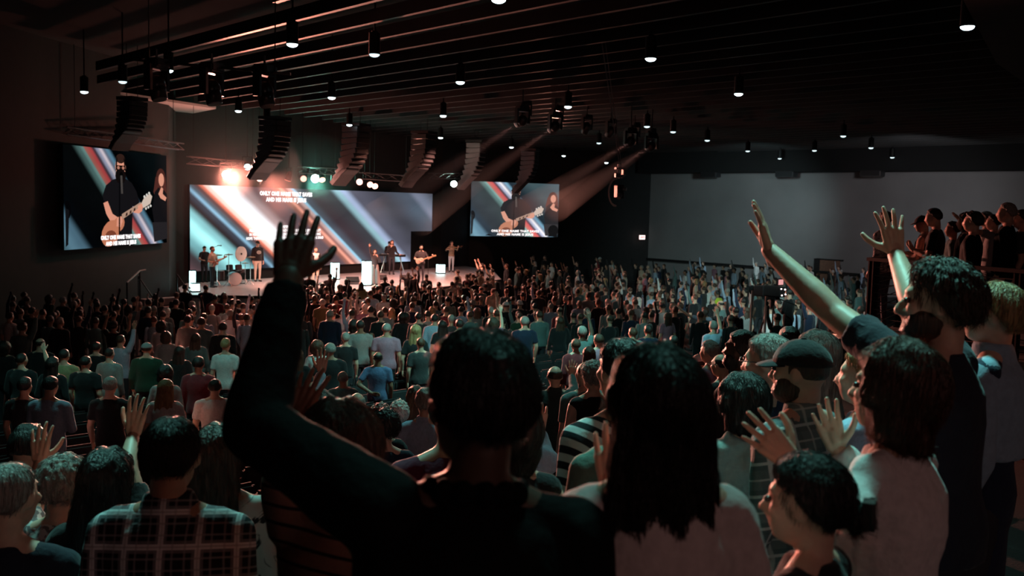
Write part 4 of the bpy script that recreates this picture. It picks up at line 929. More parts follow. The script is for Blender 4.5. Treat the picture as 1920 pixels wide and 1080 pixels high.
# ------------------------------------------------------------------ patterned cloth
def pattern_mat(name, base, bands, rough=.88, bump=.25):
    """bands: (axis weights, period, width, colour, opacity) painted one over the other: woven stripes"""
    m = mat(name, base, rough, spec=.25, bump=bump, vscale=40); nt = m.node_tree; b = nt.nodes['Principled BSDF']
    tc = nt.nodes.new('ShaderNodeTexCoord'); prev = None
    for ax, per, wid, col, op in bands:
        dp = nt.nodes.new('ShaderNodeVectorMath'); dp.operation = 'DOT_PRODUCT'; dp.inputs[1].default_value = ax; nt.links.new(tc.outputs['Object'], dp.inputs[0])
        md = nt.nodes.new('ShaderNodeMath'); md.operation = 'PINGPONG'; md.inputs[1].default_value = per / 2; nt.links.new(dp.outputs['Value'], md.inputs[0])
        mr = nt.nodes.new('ShaderNodeMapRange'); mr.inputs[1].default_value = wid / 2; mr.inputs[2].default_value = wid / 2 + .003; mr.inputs[3].default_value = op; mr.inputs[4].default_value = 0; nt.links.new(md.outputs[0], mr.inputs[0])
        mx = nt.nodes.new('ShaderNodeMix'); mx.data_type = 'RGBA'; nt.links.new(mr.outputs[0], mx.inputs[0]); mx.inputs[7].default_value = (*col, 1)
        if prev is None: mx.inputs[6].default_value = (*base, 1)
        else: nt.links.new(prev, mx.inputs[6])
        prev = mx.outputs[2]
    nt.links.new(prev, b.inputs['Base Color']); return m
def print_mat(name, base, col, scale=9):
    m = mat(name, base, .85, spec=.25); nt = m.node_tree; b = nt.nodes['Principled BSDF']; tc = nt.nodes.new('ShaderNodeTexCoord'); n = nt.nodes.new('ShaderNodeTexNoise'); n.inputs['Scale'].default_value = scale; n.inputs['Detail'].default_value = 6; n.inputs['Distortion'].default_value = 1.5
    nt.links.new(tc.outputs['Object'], n.inputs['Vector']); mr = nt.nodes.new('ShaderNodeMapRange'); mr.inputs[1].default_value = .5; mr.inputs[2].default_value = .54; nt.links.new(n.outputs['Fac'], mr.inputs[0])
    mx = nt.nodes.new('ShaderNodeMix'); mx.data_type = 'RGBA'; nt.links.new(mr.outputs[0], mx.inputs[0]); mx.inputs[6].default_value = (*base, 1); mx.inputs[7].default_value = (*col, 1); nt.links.new(mx.outputs[2], b.inputs['Base Color']); return m
X_, Y_, Z_ = (1, 0, 0), (0, 1, 0), (0, 0, 1)
M_FLAN = pattern_mat('flannel_check', (.012, .013, .016), [((0, .3, 1), .105, .034, (.2, .2, .22), .8), (X_, .105, .03, (.2, .2, .22), .75), ((0, .3, 1), .105, .014, (.75, .78, .8), .95), (X_, .105, .012, (.75, .78, .8), .85), ((0, .3, 1), .035, .003, (.3, .3, .32), .6), (X_, .035, .003, (.3, .3, .32), .5)])
M_PLAID = pattern_mat('soft_plaid', (.16, .21, .22), [((0, .3, 1), .12, .045, (.09, .13, .14), .7), (X_, .12, .045, (.09, .13, .14), .6), ((0, .3, 1), .12, .008, (.6, .66, .66), .9), (X_, .12, .008, (.6, .66, .66), .9), ((0, .3, 1), .06, .004, (.55, .6, .6), .7), (X_, .06, .004, (.55, .6, .6), .7)])
M_STRW = pattern_mat('bold_stripe', (.5, .56, .56), [((.55, .2, .9), .055, .024, (.012, .014, .018), 1)])
M_STRT = pattern_mat('tan_pinstripe', (.26, .16, .13), [((.25, .2, 1), .05, .007, (.015, .012, .012), 1)])
M_PRINT = print_mat('leaf_print', (.5, .48, .45), (.02, .022, .025), 7)
M_LACE = print_mat('pale_print', (.5, .48, .47), (.14, .13, .14), 16)
HM_ = lambda n, c: cloth(n, c)
M_WTOP = HM_('white_jersey', (.66, .60, .60)); M_WPINK = HM_('pinkish_white', (.60, .52, .51)); M_TEE = HM_('green_tee', (.12, .22, .18)); M_DENIM = HM_('pale_denim', (.25, .36, .46)); M_JACK = mat('cloth_jacket_black', (.0035, .0035, .004), .8, spec=.12, bump=.3, vscale=30); M_SWEAT = HM_('pale_sweatshirt', (.30, .38, .36)); M_MAR = HM_('maroon', (.10, .012, .04)); M_NAVT = HM_('navy_tee', (.014, .015, .03)); M_TANJ = HM_('tan_jersey', (.66, .46, .38)); M_JGRN = HM_('dark_jacket', (.03, .042, .042)); M_GHOOD = HM_('grey_hoodie', (.15, .17, .17))
# ------------------------------------------------------------------ strands
from mathutils.bvhtree import BVHTree
def strands(me, n, steps, ln, seed=0, lift=.0035, wav=.0, wid=.0011, flow=None, zmin=-9):
    rnd = random.Random(seed); bvh = BVHTree.FromPolygons([v.co for v in me.vertices], [p.vertices[:] for p in me.polygons])
    ps = [p for p in me.polygons if p.center.z > zmin]; bm = bmesh.new()
    if not ps: return bm
    for i in range(n):
        p = rnd.choice(ps).center.copy(); pts = []; ph = rnd.random() * 6.28
        jit = Vector((rnd.uniform(-.3, .3), rnd.uniform(-.3, .3), rnd.uniform(-.12, .12)))
        for s in range(steps):
            hit = bvh.find_nearest(p)
            if hit[0] is None: break
            nrm = hit[1]
            if nrm.dot(hit[0] - Vector((0, -.01, hit[0].z * .6))) < 0: nrm = -nrm
            q = hit[0] + nrm * (lift * (.4 + s / steps) + wav * .5 * (1 + math.sin(ph + s * 1.9)))
            pts.append(q)
            f = flow(q) if flow else (Vector((q.x * 1.2, (q.y + .03) * 1.2, -.55 - max(0, -q.z) * 4)))
            f = f.normalized() + jit + Vector((math.cos(ph + s * 1.3), math.sin(ph + s * 1.3), 0)) * wav * 40
            t = f - nrm * f.dot(nrm); 
            if t.length < 1e-4: break
            p = q + t.normalized() * ln
        if len(pts) < 3: continue
        e = (pts[-1] - pts[-2]); pts.append(pts[-1] + e * .9 + Vector((0, 0, -.002))); pts.append(pts[-1] + e * .7 + Vector((rnd.uniform(-.003, .003), rnd.uniform(-.003, .003), -.004)))
        prev = None
        for k, q in enumerate(pts):
            r = wid * (1 - .75 * k / (len(pts) - 1)); d = (pts[min(k + 1, len(pts) - 1)] - pts[max(k - 1, 0)]).normalized()
            a = d.orthogonal().normalized(); b = d.cross(a)
            ring = [bm.verts.new(q + (a * math.cos(j * 2.094) + b * math.sin(j * 2.094)) * r) for j in range(3)]
            if prev:
                for j in range(3): bm.faces.new((prev[j], prev[(j + 1) % 3], ring[(j + 1) % 3], ring[j]))
            prev = ring
    return bm
# ------------------------------------------------------------------ people told apart nearby
def hero(u, v, d, rz, label, style, hc, smat, f=0, sleeve='short', head=(0, 0, 0), lean=0, side=0, L=None, Rr=None, skin=0, fat=1.0, vox=.011, hood=False, hem=.86, nstr=0, eyes=False, floor=None, hseed=0, dec=.34, thick=1.0, eyecol=True, beard=None, over=None, glasses=False, hair_scale=1.0, puff=.014, longer=1.0, fold=.006, collar=False):
    p = P(u, v, d); g = fq(p.x, p.y) if floor is None else floor
    s = (p.z - g) / 1.77
    nstr = int(nstr * (.55 if d < 3 else .4)); dec = dec * (.8 if vox >= .013 else 1)
    pose = {'f': f, 'head': head, 'lean': lean, 'side': side, 'fat': fat, 'thick': thick}
    hl = head_matrix(pose) @ Vector((0, 0, .12))
    T0 = Matrix.Rotation(R(rz), 4, 'Z') @ Matrix.Scale(s, 4)
    off = T0 @ Vector((hl.x, hl.y, 0)); loc = Vector((p.x - off.x, p.y - off.y, g))
    T = Matrix.Translation(loc) @ T0; inv = T.inverted(); r3 = T0.to_3x3().inverted()
    for key, a in (('L', L), ('R', Rr)):
        if a is None: continue
        el, wr, fd, pn, kind = a
        pose[key] = (inv @ P(*el), inv @ P(*wr), (r3 @ Vector(fd)).normalized(), (r3 @ Vector(pn)).normalized(), kind)
        pass
    for key in 'LR':
        if key not in pose and lean == 0 and False: pass
    b = body_mesh(pose, vox, True, dec); HMx = head_matrix(pose)
    o = empty('person', loc, R(rz), label, 'person'); o.scale = (s, s, s)
    bo = bpy.data.objects.new('body', b); COL.objects.link(bo); bo.parent = o; b.materials[0] = SKINS[skin]
    if f == 2: pass
    sm = shirt_mesh(pose, sleeve, vox * 1.05, dec, hem, puff, fold, hood, int(u) % 17, collar)
    so = link('shirt', sm, o, smat)
    if over: link('jacket', shirt_mesh(pose, 'long', vox * 1.05, dec, over[1], puff + .03, .004, False, 5, True), o, over[0])
    def hp(name, me, m):
        x = link(name, me, o, m) if not me.materials else shared(name, me, o, m); x.matrix_local = HMx @ Matrix.Scale(hair_scale, 4); return x
    if style in 'CK': hp('cap', cap_mesh(style == 'K'), HCAP[hc]); hp('hair', hair_variant('f'), HAIRM['b'])
    elif style != '0':
        hm = hair_mesh(style, hseed, True)
        if longer != 1.0:
            for q in hm.vertices:
                if q.co.z < -.03: q.co.z = -.03 + (q.co.z + .03) * longer
        if style in 'LB' and f:   # hair lies on the back and shoulders instead of going through them
            for q in hm.vertices:
                if q.co.z < -.13 and q.co.y > -.085 + .02: q.co.y = q.co.y * .6 - .035
        if nstr:
            long_ = style in 'LB'
            sb = strands(hm, nstr, 9 if long_ else 5, .02 if long_ else .011, int(u), .004 if style != 'c' else .008, .002 if style == 'c' else .0004, .0012 if style != 'c' else .0016, None, -9)
            sb2 = bmesh.new(); sb2.from_mesh(hm); tm = bpy.data.meshes.new('t'); sb.to_mesh(tm); sb.free(); sb2.from_mesh(tm); bpy.data.meshes.remove(tm); sb2.to_mesh(hm); sb2.free()
            for q in hm.polygons: q.use_smooth = True
        hp('hair', hm, HAIRM[hc])
    if eyes:
        for sg in (-1, 1):
            bm = bmesh.new(); ball(bm, (sg * .034, .087, .003), (.0125, .0105, .0085), 12, 8); hp('eye', [bmobj_me(bm)][0], mat('eye_dark', (.05, .035, .03), .2))
    if beard:
        bm = bmesh.new(); q = bmesh.ops.create_uvsphere(bm, u_segments=20, v_segments=14, radius=1)
        for x in q['verts']:
            c = x.co; k = .008 + .006 * noise.noise(c * 6); x.co = Vector((c.x * (.062 + k), .032 + c.y * (.071 + k), -.062 + c.z * (.062 + k)))
            if x.co.z > -.035 - max(0, x.co.y - .06) * 1.1 + (0.02 if abs(x.co.x) > .05 else 0): x.co *= .86
        hp('beard', bmobj_me(bm), HAIRM[beard])
    if glasses:
        bm = bmesh.new()
        for sg in (-1, 1):
            for k in range(10):
                a0, a1 = k * .628, (k + 1) * .628; rod(bm, (sg * .034 + .026 * math.cos(a0), .106, .002 + .019 * math.sin(a0)), (sg * .034 + .026 * math.cos(a1), .106, .002 + .019 * math.sin(a1)), .0022, seg=5)
            rod(bm, (sg * .06, .104, .006), (sg * .083, .0, .004), .0022, seg=5)
        rod(bm, (-.01, .108, .004), (.01, .108, .004), .0022, seg=5); hp('glasses', bmobj_me(bm), mat('glasses_black', (.012, .012, .012), .3))['kind'] = 'stuff'
    PLACED.append((loc.x, loc.y)); HERO.append(o); return o, T, pose
HERO = []
def bmobj_me(bm):
    me = bpy.data.meshes.new('m'); bm.to_mesh(me); bm.free()
    for p in me.polygons: p.use_smooth = True
    return me

# the dark man straight ahead with his left hand up
o, T, pose = hero(905, 622, 1.66, 9, 'large dark backlit person in black jacket, raised hand silhouetted against the main screen', 's', 'k', M_JACK, 0, 'long', (20, 0, 0), 2, 3, L=((478, 800, 1.80), (541, 523, 1.98), (.02, .62, 1), (0, 1, -.45), 'up'), skin=3, vox=.009, nstr=2600, fat=1.06, puff=.024, thick=1.22, hair_scale=1.07)
bm = bmesh.new()
for k in range(14):
    t = k / 13 * 2 * PI; ball(bm, (.083 * math.cos(t), -.012 + .075 * math.sin(t), 1.487 + .012 * math.sin(t + PI)), (.02, .02, .026), 8, 6)
me = remesh(bm, 'collar', .006, 3); x = link('collar', me, o, M_JACK); x.matrix_local = lean_m(pose)
# long-haired woman beside him
o, T, pose = hero(1238, 640, 1.76, 12, 'person with very long straight black hair and pinkish white top, beside the dark man', 'L', 'k', M_WPINK, 1, 'long', (0, 3, 0), 0, 0, L=((1092, 1010, 1.80), (1150, 922, 1.98), (-.08, .2, 1), (0.5, .8, 0), 'open'), vox=.010, nstr=3800, longer=1.0, hair_scale=.95, fold=.009)
# man with both arms up
o, T, pose = hero(1762, 489, 2.95, 48, 'bearded person with curly dark hair, navy T-shirt, both bare arms raised toward the stage', 'c', 'b', M_NAVT, 0, 'short', (22, 4, 0), 4, 0, L=((1568, 592, 3.12), (1443, 470, 3.36), (-.3, .12, 1), (-.9, .35, 0), 'flat'), Rr=((1722, 590, 3.35), (1679, 476, 3.62), (-.14, .15, 1), (-.15, 1, -.1), 'wide'), skin=0, vox=.009, nstr=2400, eyes=True, beard='b', fold=.008, thick=1.12)
# woman in white with auburn hair
hero(1682, 646, 2.35, 46, 'person with shoulder-length auburn hair and white top, both palms held out', 'B', 'r', M_WTOP, 1, 'long', (4, 4, 0), 2, 0, L=((1592, 965, 2.12), (1484, 866, 2.20), (-.75, .15, .7), (.05, 1, -.1), 'open'), Rr=((1640, 935, 2.55), (1570, 842, 2.62), (-.35, .05, .95), (0, -1, .1), 'open'), vox=.010, nstr=3200, fold=.012, hair_scale=1.0, fat=1.08, eyes=True)
# girl in black
hero(1512, 850, 2.0, 52, 'child with dark hair pinned back and black top, in front of the woman in white', 'Q', 'k', SHIRTM['k'], 1, 'short', (14, -2, 0), 0, 0, vox=.011, nstr=2200, eyes=True, hair_scale=1.06)
# woman with ponytail at the edge
hero(1874, 526, 3.5, 55, 'person with blonde ponytail and pale denim jacket, at the right edge', 'P', 'l', SHIRTM['n'], 1, 'none', (8, 5, 0), 0, 0, vox=.011, nstr=2400, eyes=True, hem=.6, over=(M_DENIM, 1.1), fold=.002, puff=.006)
hero(1503, 634, 3.5, 38, 'person in black cap and pale plaid shirt, two rows ahead of the woman in white', 'C', 'k', M_PLAID, 0, 'long', (20, 0, 0), 0, 0, vox=.012, eyes=True, beard='b', fold=.009, collar=True)
hero(1437, 624, 4.5, 52, 'person with grey hair and navy top, just beyond the black cap', 's', 'g', SHIRTM['n'], 0, 'short', (10, -4, 0), vox=.013, nstr=1200, glasses=True)
hero(1394, 618, 5.6, 52, 'dark-skinned person with short beard and black top, beyond the grey-haired neighbour in navy', 's', 'k', SHIRTM['k'], 0, 'long', (0, 4, 0), skin=3, beard='k', vox=.014)
hero(1388, 703, 4.35, 24, 'person with dark bob and pale hooded sweatshirt, beside the plaid shirt', 'B', 'k', M_SWEAT, 1, 'long', (10, -8, 0), vox=.012, nstr=1500, hood=True, fold=.012)
hero(1168, 633, 3.85, 26, 'person with short black hair and bold black and white striped shirt', 's', 'k', M_STRW, 0, 'long', (4, 0, 0), vox=.012, nstr=1200)
hero(1205, 672, 3.0, 16, 'person in greyish green T-shirt, half hidden by the very long black hair', 's', 'b', M_TEE, 0, 'short', (0, 0, 0), vox=.012, fold=.009)
# the left corner
hero(322, 775, 2.92, 6, 'person with cropped dark hair and black and white checked flannel shirt', 'z', 'k', M_FLAN, 0, 'long', (-4, -2, 0), vox=.011, skin=1, nstr=2600, hair_scale=1.03, fat=1.1, fold=.008, collar=True)
hero(22, 859, 3.2, 0, 'person with cropped greyish hair and dark navy sweater, cut by the left edge', 'z', 'g', M_NAVT, 0, 'long', (-8, -4, 0), vox=.012, nstr=1500, fat=1.08)
hero(120, 854, 3.75, 2, 'person with wavy grey hair and white shirt, bare arm raised, in the bottom corner', 'c', 'g', M_LACE, 0, 'short', (0, -4, 0), vox=.012, nstr=1500, L=((66, 945, 3.85), (74, 866, 3.95), (.02, .1, 1), (0, 1, 0), 'open'))
hero(202, 839, 3.5, 4, 'person with long black hair and black top, bare arm raised, beside the checked flannel shirt', 'L', 'k', SHIRTM['k'], 1, 'short', (-10, -2, 0), vox=.012, nstr=1500, Rr=((240, 878, 3.62), (250, 815, 3.8), (.12, .1, 1), (0, 1, 0), 'open'))
hero(411, 794, 3.45, 0, 'person with long dark hair and white blouse with dark leaf print', 'L', 'b', M_PRINT, 1, 'long', (-18, 4, 0), vox=.012, nstr=1600, fold=.01)
hero(640, 757, 2.5, 8, 'person with light brown hair and tan pinstriped shirt behind the raised black sleeve', 'B', 'r', M_STRT, 1, 'long', (4, -4, 0), vox=.011, nstr=1600, L=((520, 905, 2.42), (556, 782, 2.62), (.34, .25, .9), (.1, 1, 0), 'open'), skin=2)
hero(60, 783, 5.1, 4, 'person with short dark hair and grey hooded top, behind the grey-haired pair in the corner', 's', 'k', M_GHOOD, 0, 'long', (0, -14, 0), 8, vox=.014, hood=True)
# around the dark man
hero(600, 736, 6.3, 6, 'person with dark bob, pale sleeves and one arm up, past the raised black sleeve', 'B', 'b', SHIRTM['l'], 1, 'long', (0, 0, 0), vox=.014, nstr=700, Rr=((588, 752, 6.7), (603, 697, 6.9), (.02, .1, 1), (0, 1, 0), 'open'))
hero(722, 767, 5.9, 10, 'person with short wavy black hair and low-necked navy top', 'c', 'k', SHIRTM['n'], 1, 'short', (0, 0, 0), vox=.013, nstr=1000)
hero(670, 733, 9.0, 10, 'bald grey-fringed person in blue shirt, in front of the hand-behind-back person', 'f', 'g', SHIRTM['b'], 0, 'short', (0, 0, 0), vox=.016)
hero(749, 750, 8.4, 10, 'person with curly white hair looking up, beside the auburn head', 'c', 'w', SHIRTM['g'], 1, 'long', (0, 22, 0), vox=.016)
hero(714, 757, 7.0, 10, 'person with short auburn hair, just beyond the wavy black hair', 'c', 'r', SHIRTM['k'], 1, 'long', (0, 0, 0), vox=.016)
hero(781, 723, 8.7, 14, 'person with long brown hair and grey cardigan, beside the light-blue collared shirt', 'L', 'b', SHIRTM['d'], 1, 'long', (0, 0, 0), vox=.015, nstr=700)
hero(798, 726, 8.0, 14, 'person with short grey hair and light-blue shirt, beside the dark backlit head', 's', 'g', SHIRTM['l'], 0, 'long', (0, 0, 0), vox=.015, collar=True, nstr=600)
hero(846, 716, 3.7, 12, 'person in maroon top, mostly hidden by the dark backlit man', 's', 'k', M_MAR, 0, 'long', (0, 0, 0), vox=.014)
hero(958, 748, 3.1, 14, 'person with dark curls and bare shoulder, beside the dark backlit man', 'B', 'k', SHIRTM['k'], 1, 'none', (0, 0, 0), vox=.012, nstr=1200, hem=.9)
hero(962, 730, 4.7, 14, 'person with blue cuff and raised pale hand, hidden behind the dark backlit man', 's', 'b', SHIRTM['l'], 0, 'long', (0, 0, 0), vox=.014, Rr=((1024, 862, 4.75), (1010, 808, 4.95), (.02, .1, 1), (0, 1, 0), 'relax'))
hero(1041, 683, 9.8, 10, 'bald person in dark jacket, one hand lifted, between dark man and long black hair', 'f', 'b', M_JGRN, 0, 'long', (0, 0, 0), vox=.014, collar=True, fat=1.12, Rr=((1076, 730, 10.0), (1072, 704, 10.3), (.1, .1, 1), (0, 1, 0), 'open'))
hero(1112, 677, 8.0, 20, 'person with thick grey hair and sleeveless black top, next to the striped shirt', 'c', 'g', SHIRTM['k'], 1, 'none', (0, 0, 0), vox=.015, nstr=700)
hero(1098, 675, 9.2, 24, 'bald person with teal top half hidden by thick grey hair', 'f', 'b', SHIRTM['t'], 0, 'short', (10, 0, 0), vox=.016)
hero(1351, 660, 9.3, 45, 'bald person with dark glasses and black top, before the hooded sweatshirt', 'f', 'k', SHIRTM['k'], 0, 'short', (0, -4, 0), vox=.015, glasses=True)
hero(1331, 637, 10.6, 45, 'person with cropped grey hair just beyond the bald glasses wearer', 's', 'g', SHIRTM['p'], 0, 'short', (0, 0, 0), vox=.016)
hero(1308, 662, 11.2, 45, 'person in white sun hat with the head bowed, beside the bald glasses wearer', 'C', 'w', SHIRTM['k'], 0, 'short', (0, -14, 0), vox=.016)
hero(1532, 619, 5.0, 45, 'person with long straight fair hair, just beyond the black cap', 'L', 'g', SHIRTM['t'], 1, 'short', (0, 0, 0), vox=.014, nstr=1200)
hero(1481, 611, 7.6, 40, 'person with short dark hair and red-lit face, between grey and fair hair', 's', 'k', SHIRTM['k'], 0, 'short', (-45, 0, 0), vox=.016)
hero(1622, 650, 3.75, 48, 'person with tousled light hair and grey T-shirt, behind the woman in white', 's', 'l', SHIRTM['l'], 1, 'short', (10, 0, 0), vox=.012, nstr=1200)
# ------------------------------------------------------------------ the band on the stage
def ray_d(u, v, z):
    q = ray(u, v); return (z - CZ) / (q.z / q.y)
GT_R = ((.30, -.04, 1.12), (.10, .24, 1.06), (-.7, .3, -.4), (-.2, -.8, 0), 'grip'); GT_L = ((-.32, .08, 1.14), (-.46, .32, 1.24), (-.2, .5, .8), (.4, -.3, .5), 'grip')
MIC_R = ((.24, .1, 1.16), (.07, .22, 1.44), (-.5, -.1, .9), (-.3, -.7, 0), 'grip')
def performer(u, v, d, face, label, style, hc, smat, trousers, f=0, sleeve='long', L=None, Rr=None, head=(0, 0, 0), skin=0, hood=False, beard=None, glasses=False, wide=None, s=None):
    p = P(u, v, d); sc = (p.z - SZ) / 1.77
    o_ = Vector(face) - Vector((p.x, p.y)); rz = math.atan2(o_.y, o_.x) - PI / 2
    pose = {'f': f, 'head': head, 'L': L and tuple(Vector(x) if not isinstance(x, str) else x for x in L), 'R': Rr and tuple(Vector(x) if not isinstance(x, str) else x for x in Rr)}
    pose = {k: w_ for k, w_ in pose.items() if w_ is not None}
    b = body_mesh(pose, .016, False, .6); HMx = head_matrix(pose); o = empty('person', (p.x, p.y, SZ), rz, label, 'person'); o.scale = (sc, sc, sc)
    bo = bpy.data.objects.new('body', b); COL.objects.link(bo); bo.parent = o; b.materials[0] = SKINS[skin]; b.materials[1] = trousers
    link('shirt', shirt_mesh(pose, sleeve, .017, .6, .90, hood=hood), o, smat)
    if style in 'CK': x = shared('cap', hair_variant(style), o, HCAP[hc]); x.matrix_local = HMx
    elif style != '0': x = shared('hair', hair_variant(style, 1), o, HAIRM[hc]); x.matrix_local = HMx
    if beard:
        bm = bmesh.new(); ball(bm, (0, .04, -.075), (.06, .068, .055), 14, 10); x = link('beard', bmobj_me(bm), o, HAIRM[beard]); x.matrix_local = HMx
    if glasses:
        bm = bmesh.new()
        for sg in (-1, 1): box(bm, (sg * .034, .112, .002), (.052, .008, .036)); box(bm, (sg * .074, .05, .006), (.006, .11, .008))
        box(bm, (0, .112, .006), (.02, .006, .008)); x = link('glasses', bmobj_me(bm), o, mat('glasses_black', (.012, .012, .012), .3)); x['kind'] = 'stuff'; x.matrix_local = HMx
    if wide:
        bm = bmesh.new()
        for sg in (-1, 1): lathe(bm, [((sg * .085, 0, 1.02), .1, .115), ((sg * .095, 0, .85), .115, .125), ((sg * .13, 0, .4), .14, .13), ((sg * .15, 0, .05), .165, .15)], 14)
        x = link('trousers', remesh(bm, 'trousers', .02, 2), o, wide)
    return o, Matrix.Translation((p.x, p.y, SZ)) @ Matrix.Rotation(rz, 4, 'Z') @ Matrix.Scale(sc, 4), pose
def guitar(T, body_m, label, s=1.0):
    """guitar across the player's front: body at the right hip, neck to the left hand"""
    g0 = Vector((.10, .19, 1.05)); nk = Vector((-.47, .35, 1.26)); ax = (nk - g0).normalized(); up = (Vector((0, .35, 1)) - ax * ax.dot(Vector((0, .35, 1)))).normalized(); n = ax.cross(up)
    M = T @ Matrix(((ax.x, up.x, n.x, g0.x), (ax.y, up.y, n.y, g0.y), (ax.z, up.z, n.z, g0.z), (0, 0, 0, 1)))
    loc = (M @ Vector((0, 0, 0))); o = empty('electric_guitar', loc, 0, label, 'guitar'); Mi = Matrix.Translation(-loc) @ M
    out = []
    for i in range(36):
        t = 2 * PI * i / 36; r = .165 * (1 + .22 * math.cos(2 * t)) + .02 * math.cos(3 * t); out.append((r * math.cos(t) * .95 - .02, r * math.sin(t) * .9))
    bm = bmesh.new(); prism(bm, out, -.022, .022); bmesh.ops.transform(bm, matrix=Mi, verts=bm.verts); bmobj('body', bm, body_m, o)
    bm = bmesh.new(); box(bm, (.38, 0, -.012), (.5, .048, .024)); bmesh.ops.transform(bm, matrix=Mi, verts=bm.verts); bmobj('neck', bm, mat('maple', (.5, .34, .18), .4), o)
    bm = bmesh.new(); prism(bm, [(.62, -.03), (.8, -.05), (.82, .02), (.66, .045)], -.018, .0); bmesh.ops.transform(bm, matrix=Mi, verts=bm.verts); bmobj('headstock', bm, mat('maple', (.5, .34, .18), .4), o)
    bm = bmesh.new(); box(bm, (-.05, 0, -.026), (.025, .09, .012)); box(bm, (.04, 0, -.026), (.025, .09, .012)); box(bm, (-.12, 0, -.026), (.03, .1, .012)); bmesh.ops.transform(bm, matrix=Mi, verts=bm.verts); x = bmobj('pickup', bm, M_BLACK, o); x['kind'] = 'stuff'
    return o
def mic_stand(p, h, toward, label):
    o = empty('microphone_stand', p, 0, label, 'microphone stand'); t = (Vector(toward) - Vector(p)); t.z = 0; t = t.normalized()
    bm = bmesh.new(); rod(bm, (0, 0, 0), (0, 0, .03), .16, seg=16); bmobj('base', bm, M_BLACK, o)
    bm = bmesh.new(); rod(bm, (0, 0, .03), (0, 0, h - .1), .013, seg=6); rod(bm, (0, 0, h - .1), t * .25 + Vector((0, 0, h)), .01, seg=6); bmobj('pole', bm, M_BLACK, o)
    bm = bmesh.new(); q = t * .25 + Vector((0, 0, h)); rod(bm, q - t * .05, q + t * .1, .018, .022, 8); ball(bm, q + t * .12, .03, 10, 6); bmobj('microphone', bm, mat('mic_grey', (.15, .15, .15), .35, .6), o)
def hand_mic(T, pose, label):
    w_ = T @ (pose['R'][1] + Vector((-.03, -.02, .07))); m = T @ (head_matrix(pose) @ Vector((.005, .15, -.075)))
    o = empty('microphone', w_, 0, label, 'microphone'); bm = bmesh.new(); d = m - w_; rod(bm, -d * .5, d * .85, .014, .02, 10); bmobj('handle', bm, M_BLACK, o); bm = bmesh.new(); ball(bm, d, .028, 10, 7); bmobj('grille', bm, mat('mic_grey', (.15, .15, .15), .35, .6), o)
JEANS = mat('jeans_pale', (.42, .44, .46), .8); CREAMT = mat('cream_trousers', (.62, .55, .46), .85, bump=.2, vscale=20); GREYT = mat('grey_wide_trousers', (.24, .2, .18), .85, bump=.3, vscale=14, stretch=(4, 4, .6))
AUD = (1.0, 28.0)
o, T, po = performer(790, 459.5, 47.0, AUD, 'bearded bespectacled person with pale guitar singing on the stage', 's', 'k', SHIRTM['d'], M_TROU, 0, 'short', GT_L, GT_R, beard='k', glasses=True)
guitar(T, mat('guitar_cream', (.72, .6, .45), .3), 'pale cream guitar held by the bearded singer')
q = stage_pt(806, 529); mic_stand((q.x - .1, q.y, SZ), 1.5, T.translation, 'thin microphone stand before the bearded singer')
o, T, po = performer(703, 467.5, 45.0, AUD, 'person singing with one arm raised, black top and wide grey trousers, on the stage', 'L', 'b', SHIRTM['d'], M_TROU, 1, 'long', None, MIC_R, (0, 6, 0), wide=GREYT)
bpy.data.objects.remove(next(c for c in o.children if c.name.startswith('shirt')))
# her raised arm
po['R'] = tuple(Vector(x) if not isinstance(x, str) else x for x in ((.24, .06, 1.66), (.30, .08, 1.92), (.05, .2, 1), (0, 1, 0), 'wide')); po['L'] = tuple(Vector(x) if not isinstance(x, str) else x for x in ((-.24, .1, 1.16), (-.07, .22, 1.44), (.5, -.1, .9), (.3, -.7, 0), 'grip'))
bo = next(c for c in o.children if c.name.startswith('body')); bo.data = body_mesh(po, .016, False, .6); link('shirt', shirt_mesh(po, 'long', .017, .6, .95), o, SHIRTM['d'])
pm = dict(po); pm['R'] = (po['L'][0], Vector((-.09, .2, 1.42))) + po['L'][2:]; hand_mic(T, pm, 'black hand microphone of the singer with the raised arm')
o, T, po = performer(735, 450, 51.8, AUD, 'person with long hair singing in black dress beside the keyboard', 'L', 'r', SHIRTM['k'], M_TROU, 1, 'long', ((-.24, .02, 1.15), (-.36, .2, 1.02), (-.3, .9, 0), (0, 0, 1), 'relax'), MIC_R)
hand_mic(T, po, 'black hand microphone of the long-haired singer by the keyboard')
o, T, po = performer(730, 452, 54.0, AUD, 'person in dark cap behind the keyboard, mostly hidden by the long-haired singer', 'C', 'k', SHIRTM['k'], M_TROU, 0, 'long', ((-.24, .06, 1.12), (-.14, .36, 1.05), (.1, 1, -.1), (0, -.2, -1), 'relax'), ((.24, .06, 1.12), (.14, .36, 1.05), (-.1, 1, -.1), (0, -.2, -1), 'relax'))
o, T, po = performer(847, 452, 55.0, (2, 30), 'person in brown striped shirt and pale jeans playing a violin on the stage', 'L', 'b', pattern_mat('brown_stripe', (.4, .3, .2), [(Z_, .09, .04, (.05, .035, .03), 1)]), JEANS, 1, 'long', ((-.3, .16, 1.26), (-.3, .46, 1.42), (-.2, .4, .9), (.6, -.6, 0), 'grip'), ((.34, .12, 1.25), (.1, .42, 1.34), (-.9, .1, .1), (0, 0, -1), 'grip'), (20, 0, 0))
vn_ = empty('violin', T @ Vector((-.14, .2, 1.44)), 0, 'violin tucked under the chin of the striped player', 'violin'); Mi = Matrix.Translation(-vn_.location) @ T @ frame((-.12, .16, 1.44), (-.5, .8, -.05), (0, 0, 1))
bm = bmesh.new(); out = [(.1 * (1 + .25 * math.cos(2 * t)) * math.cos(t) * .75, .18 + .18 * math.sin(t)) for t in [2 * PI * i / 24 for i in range(24)]]
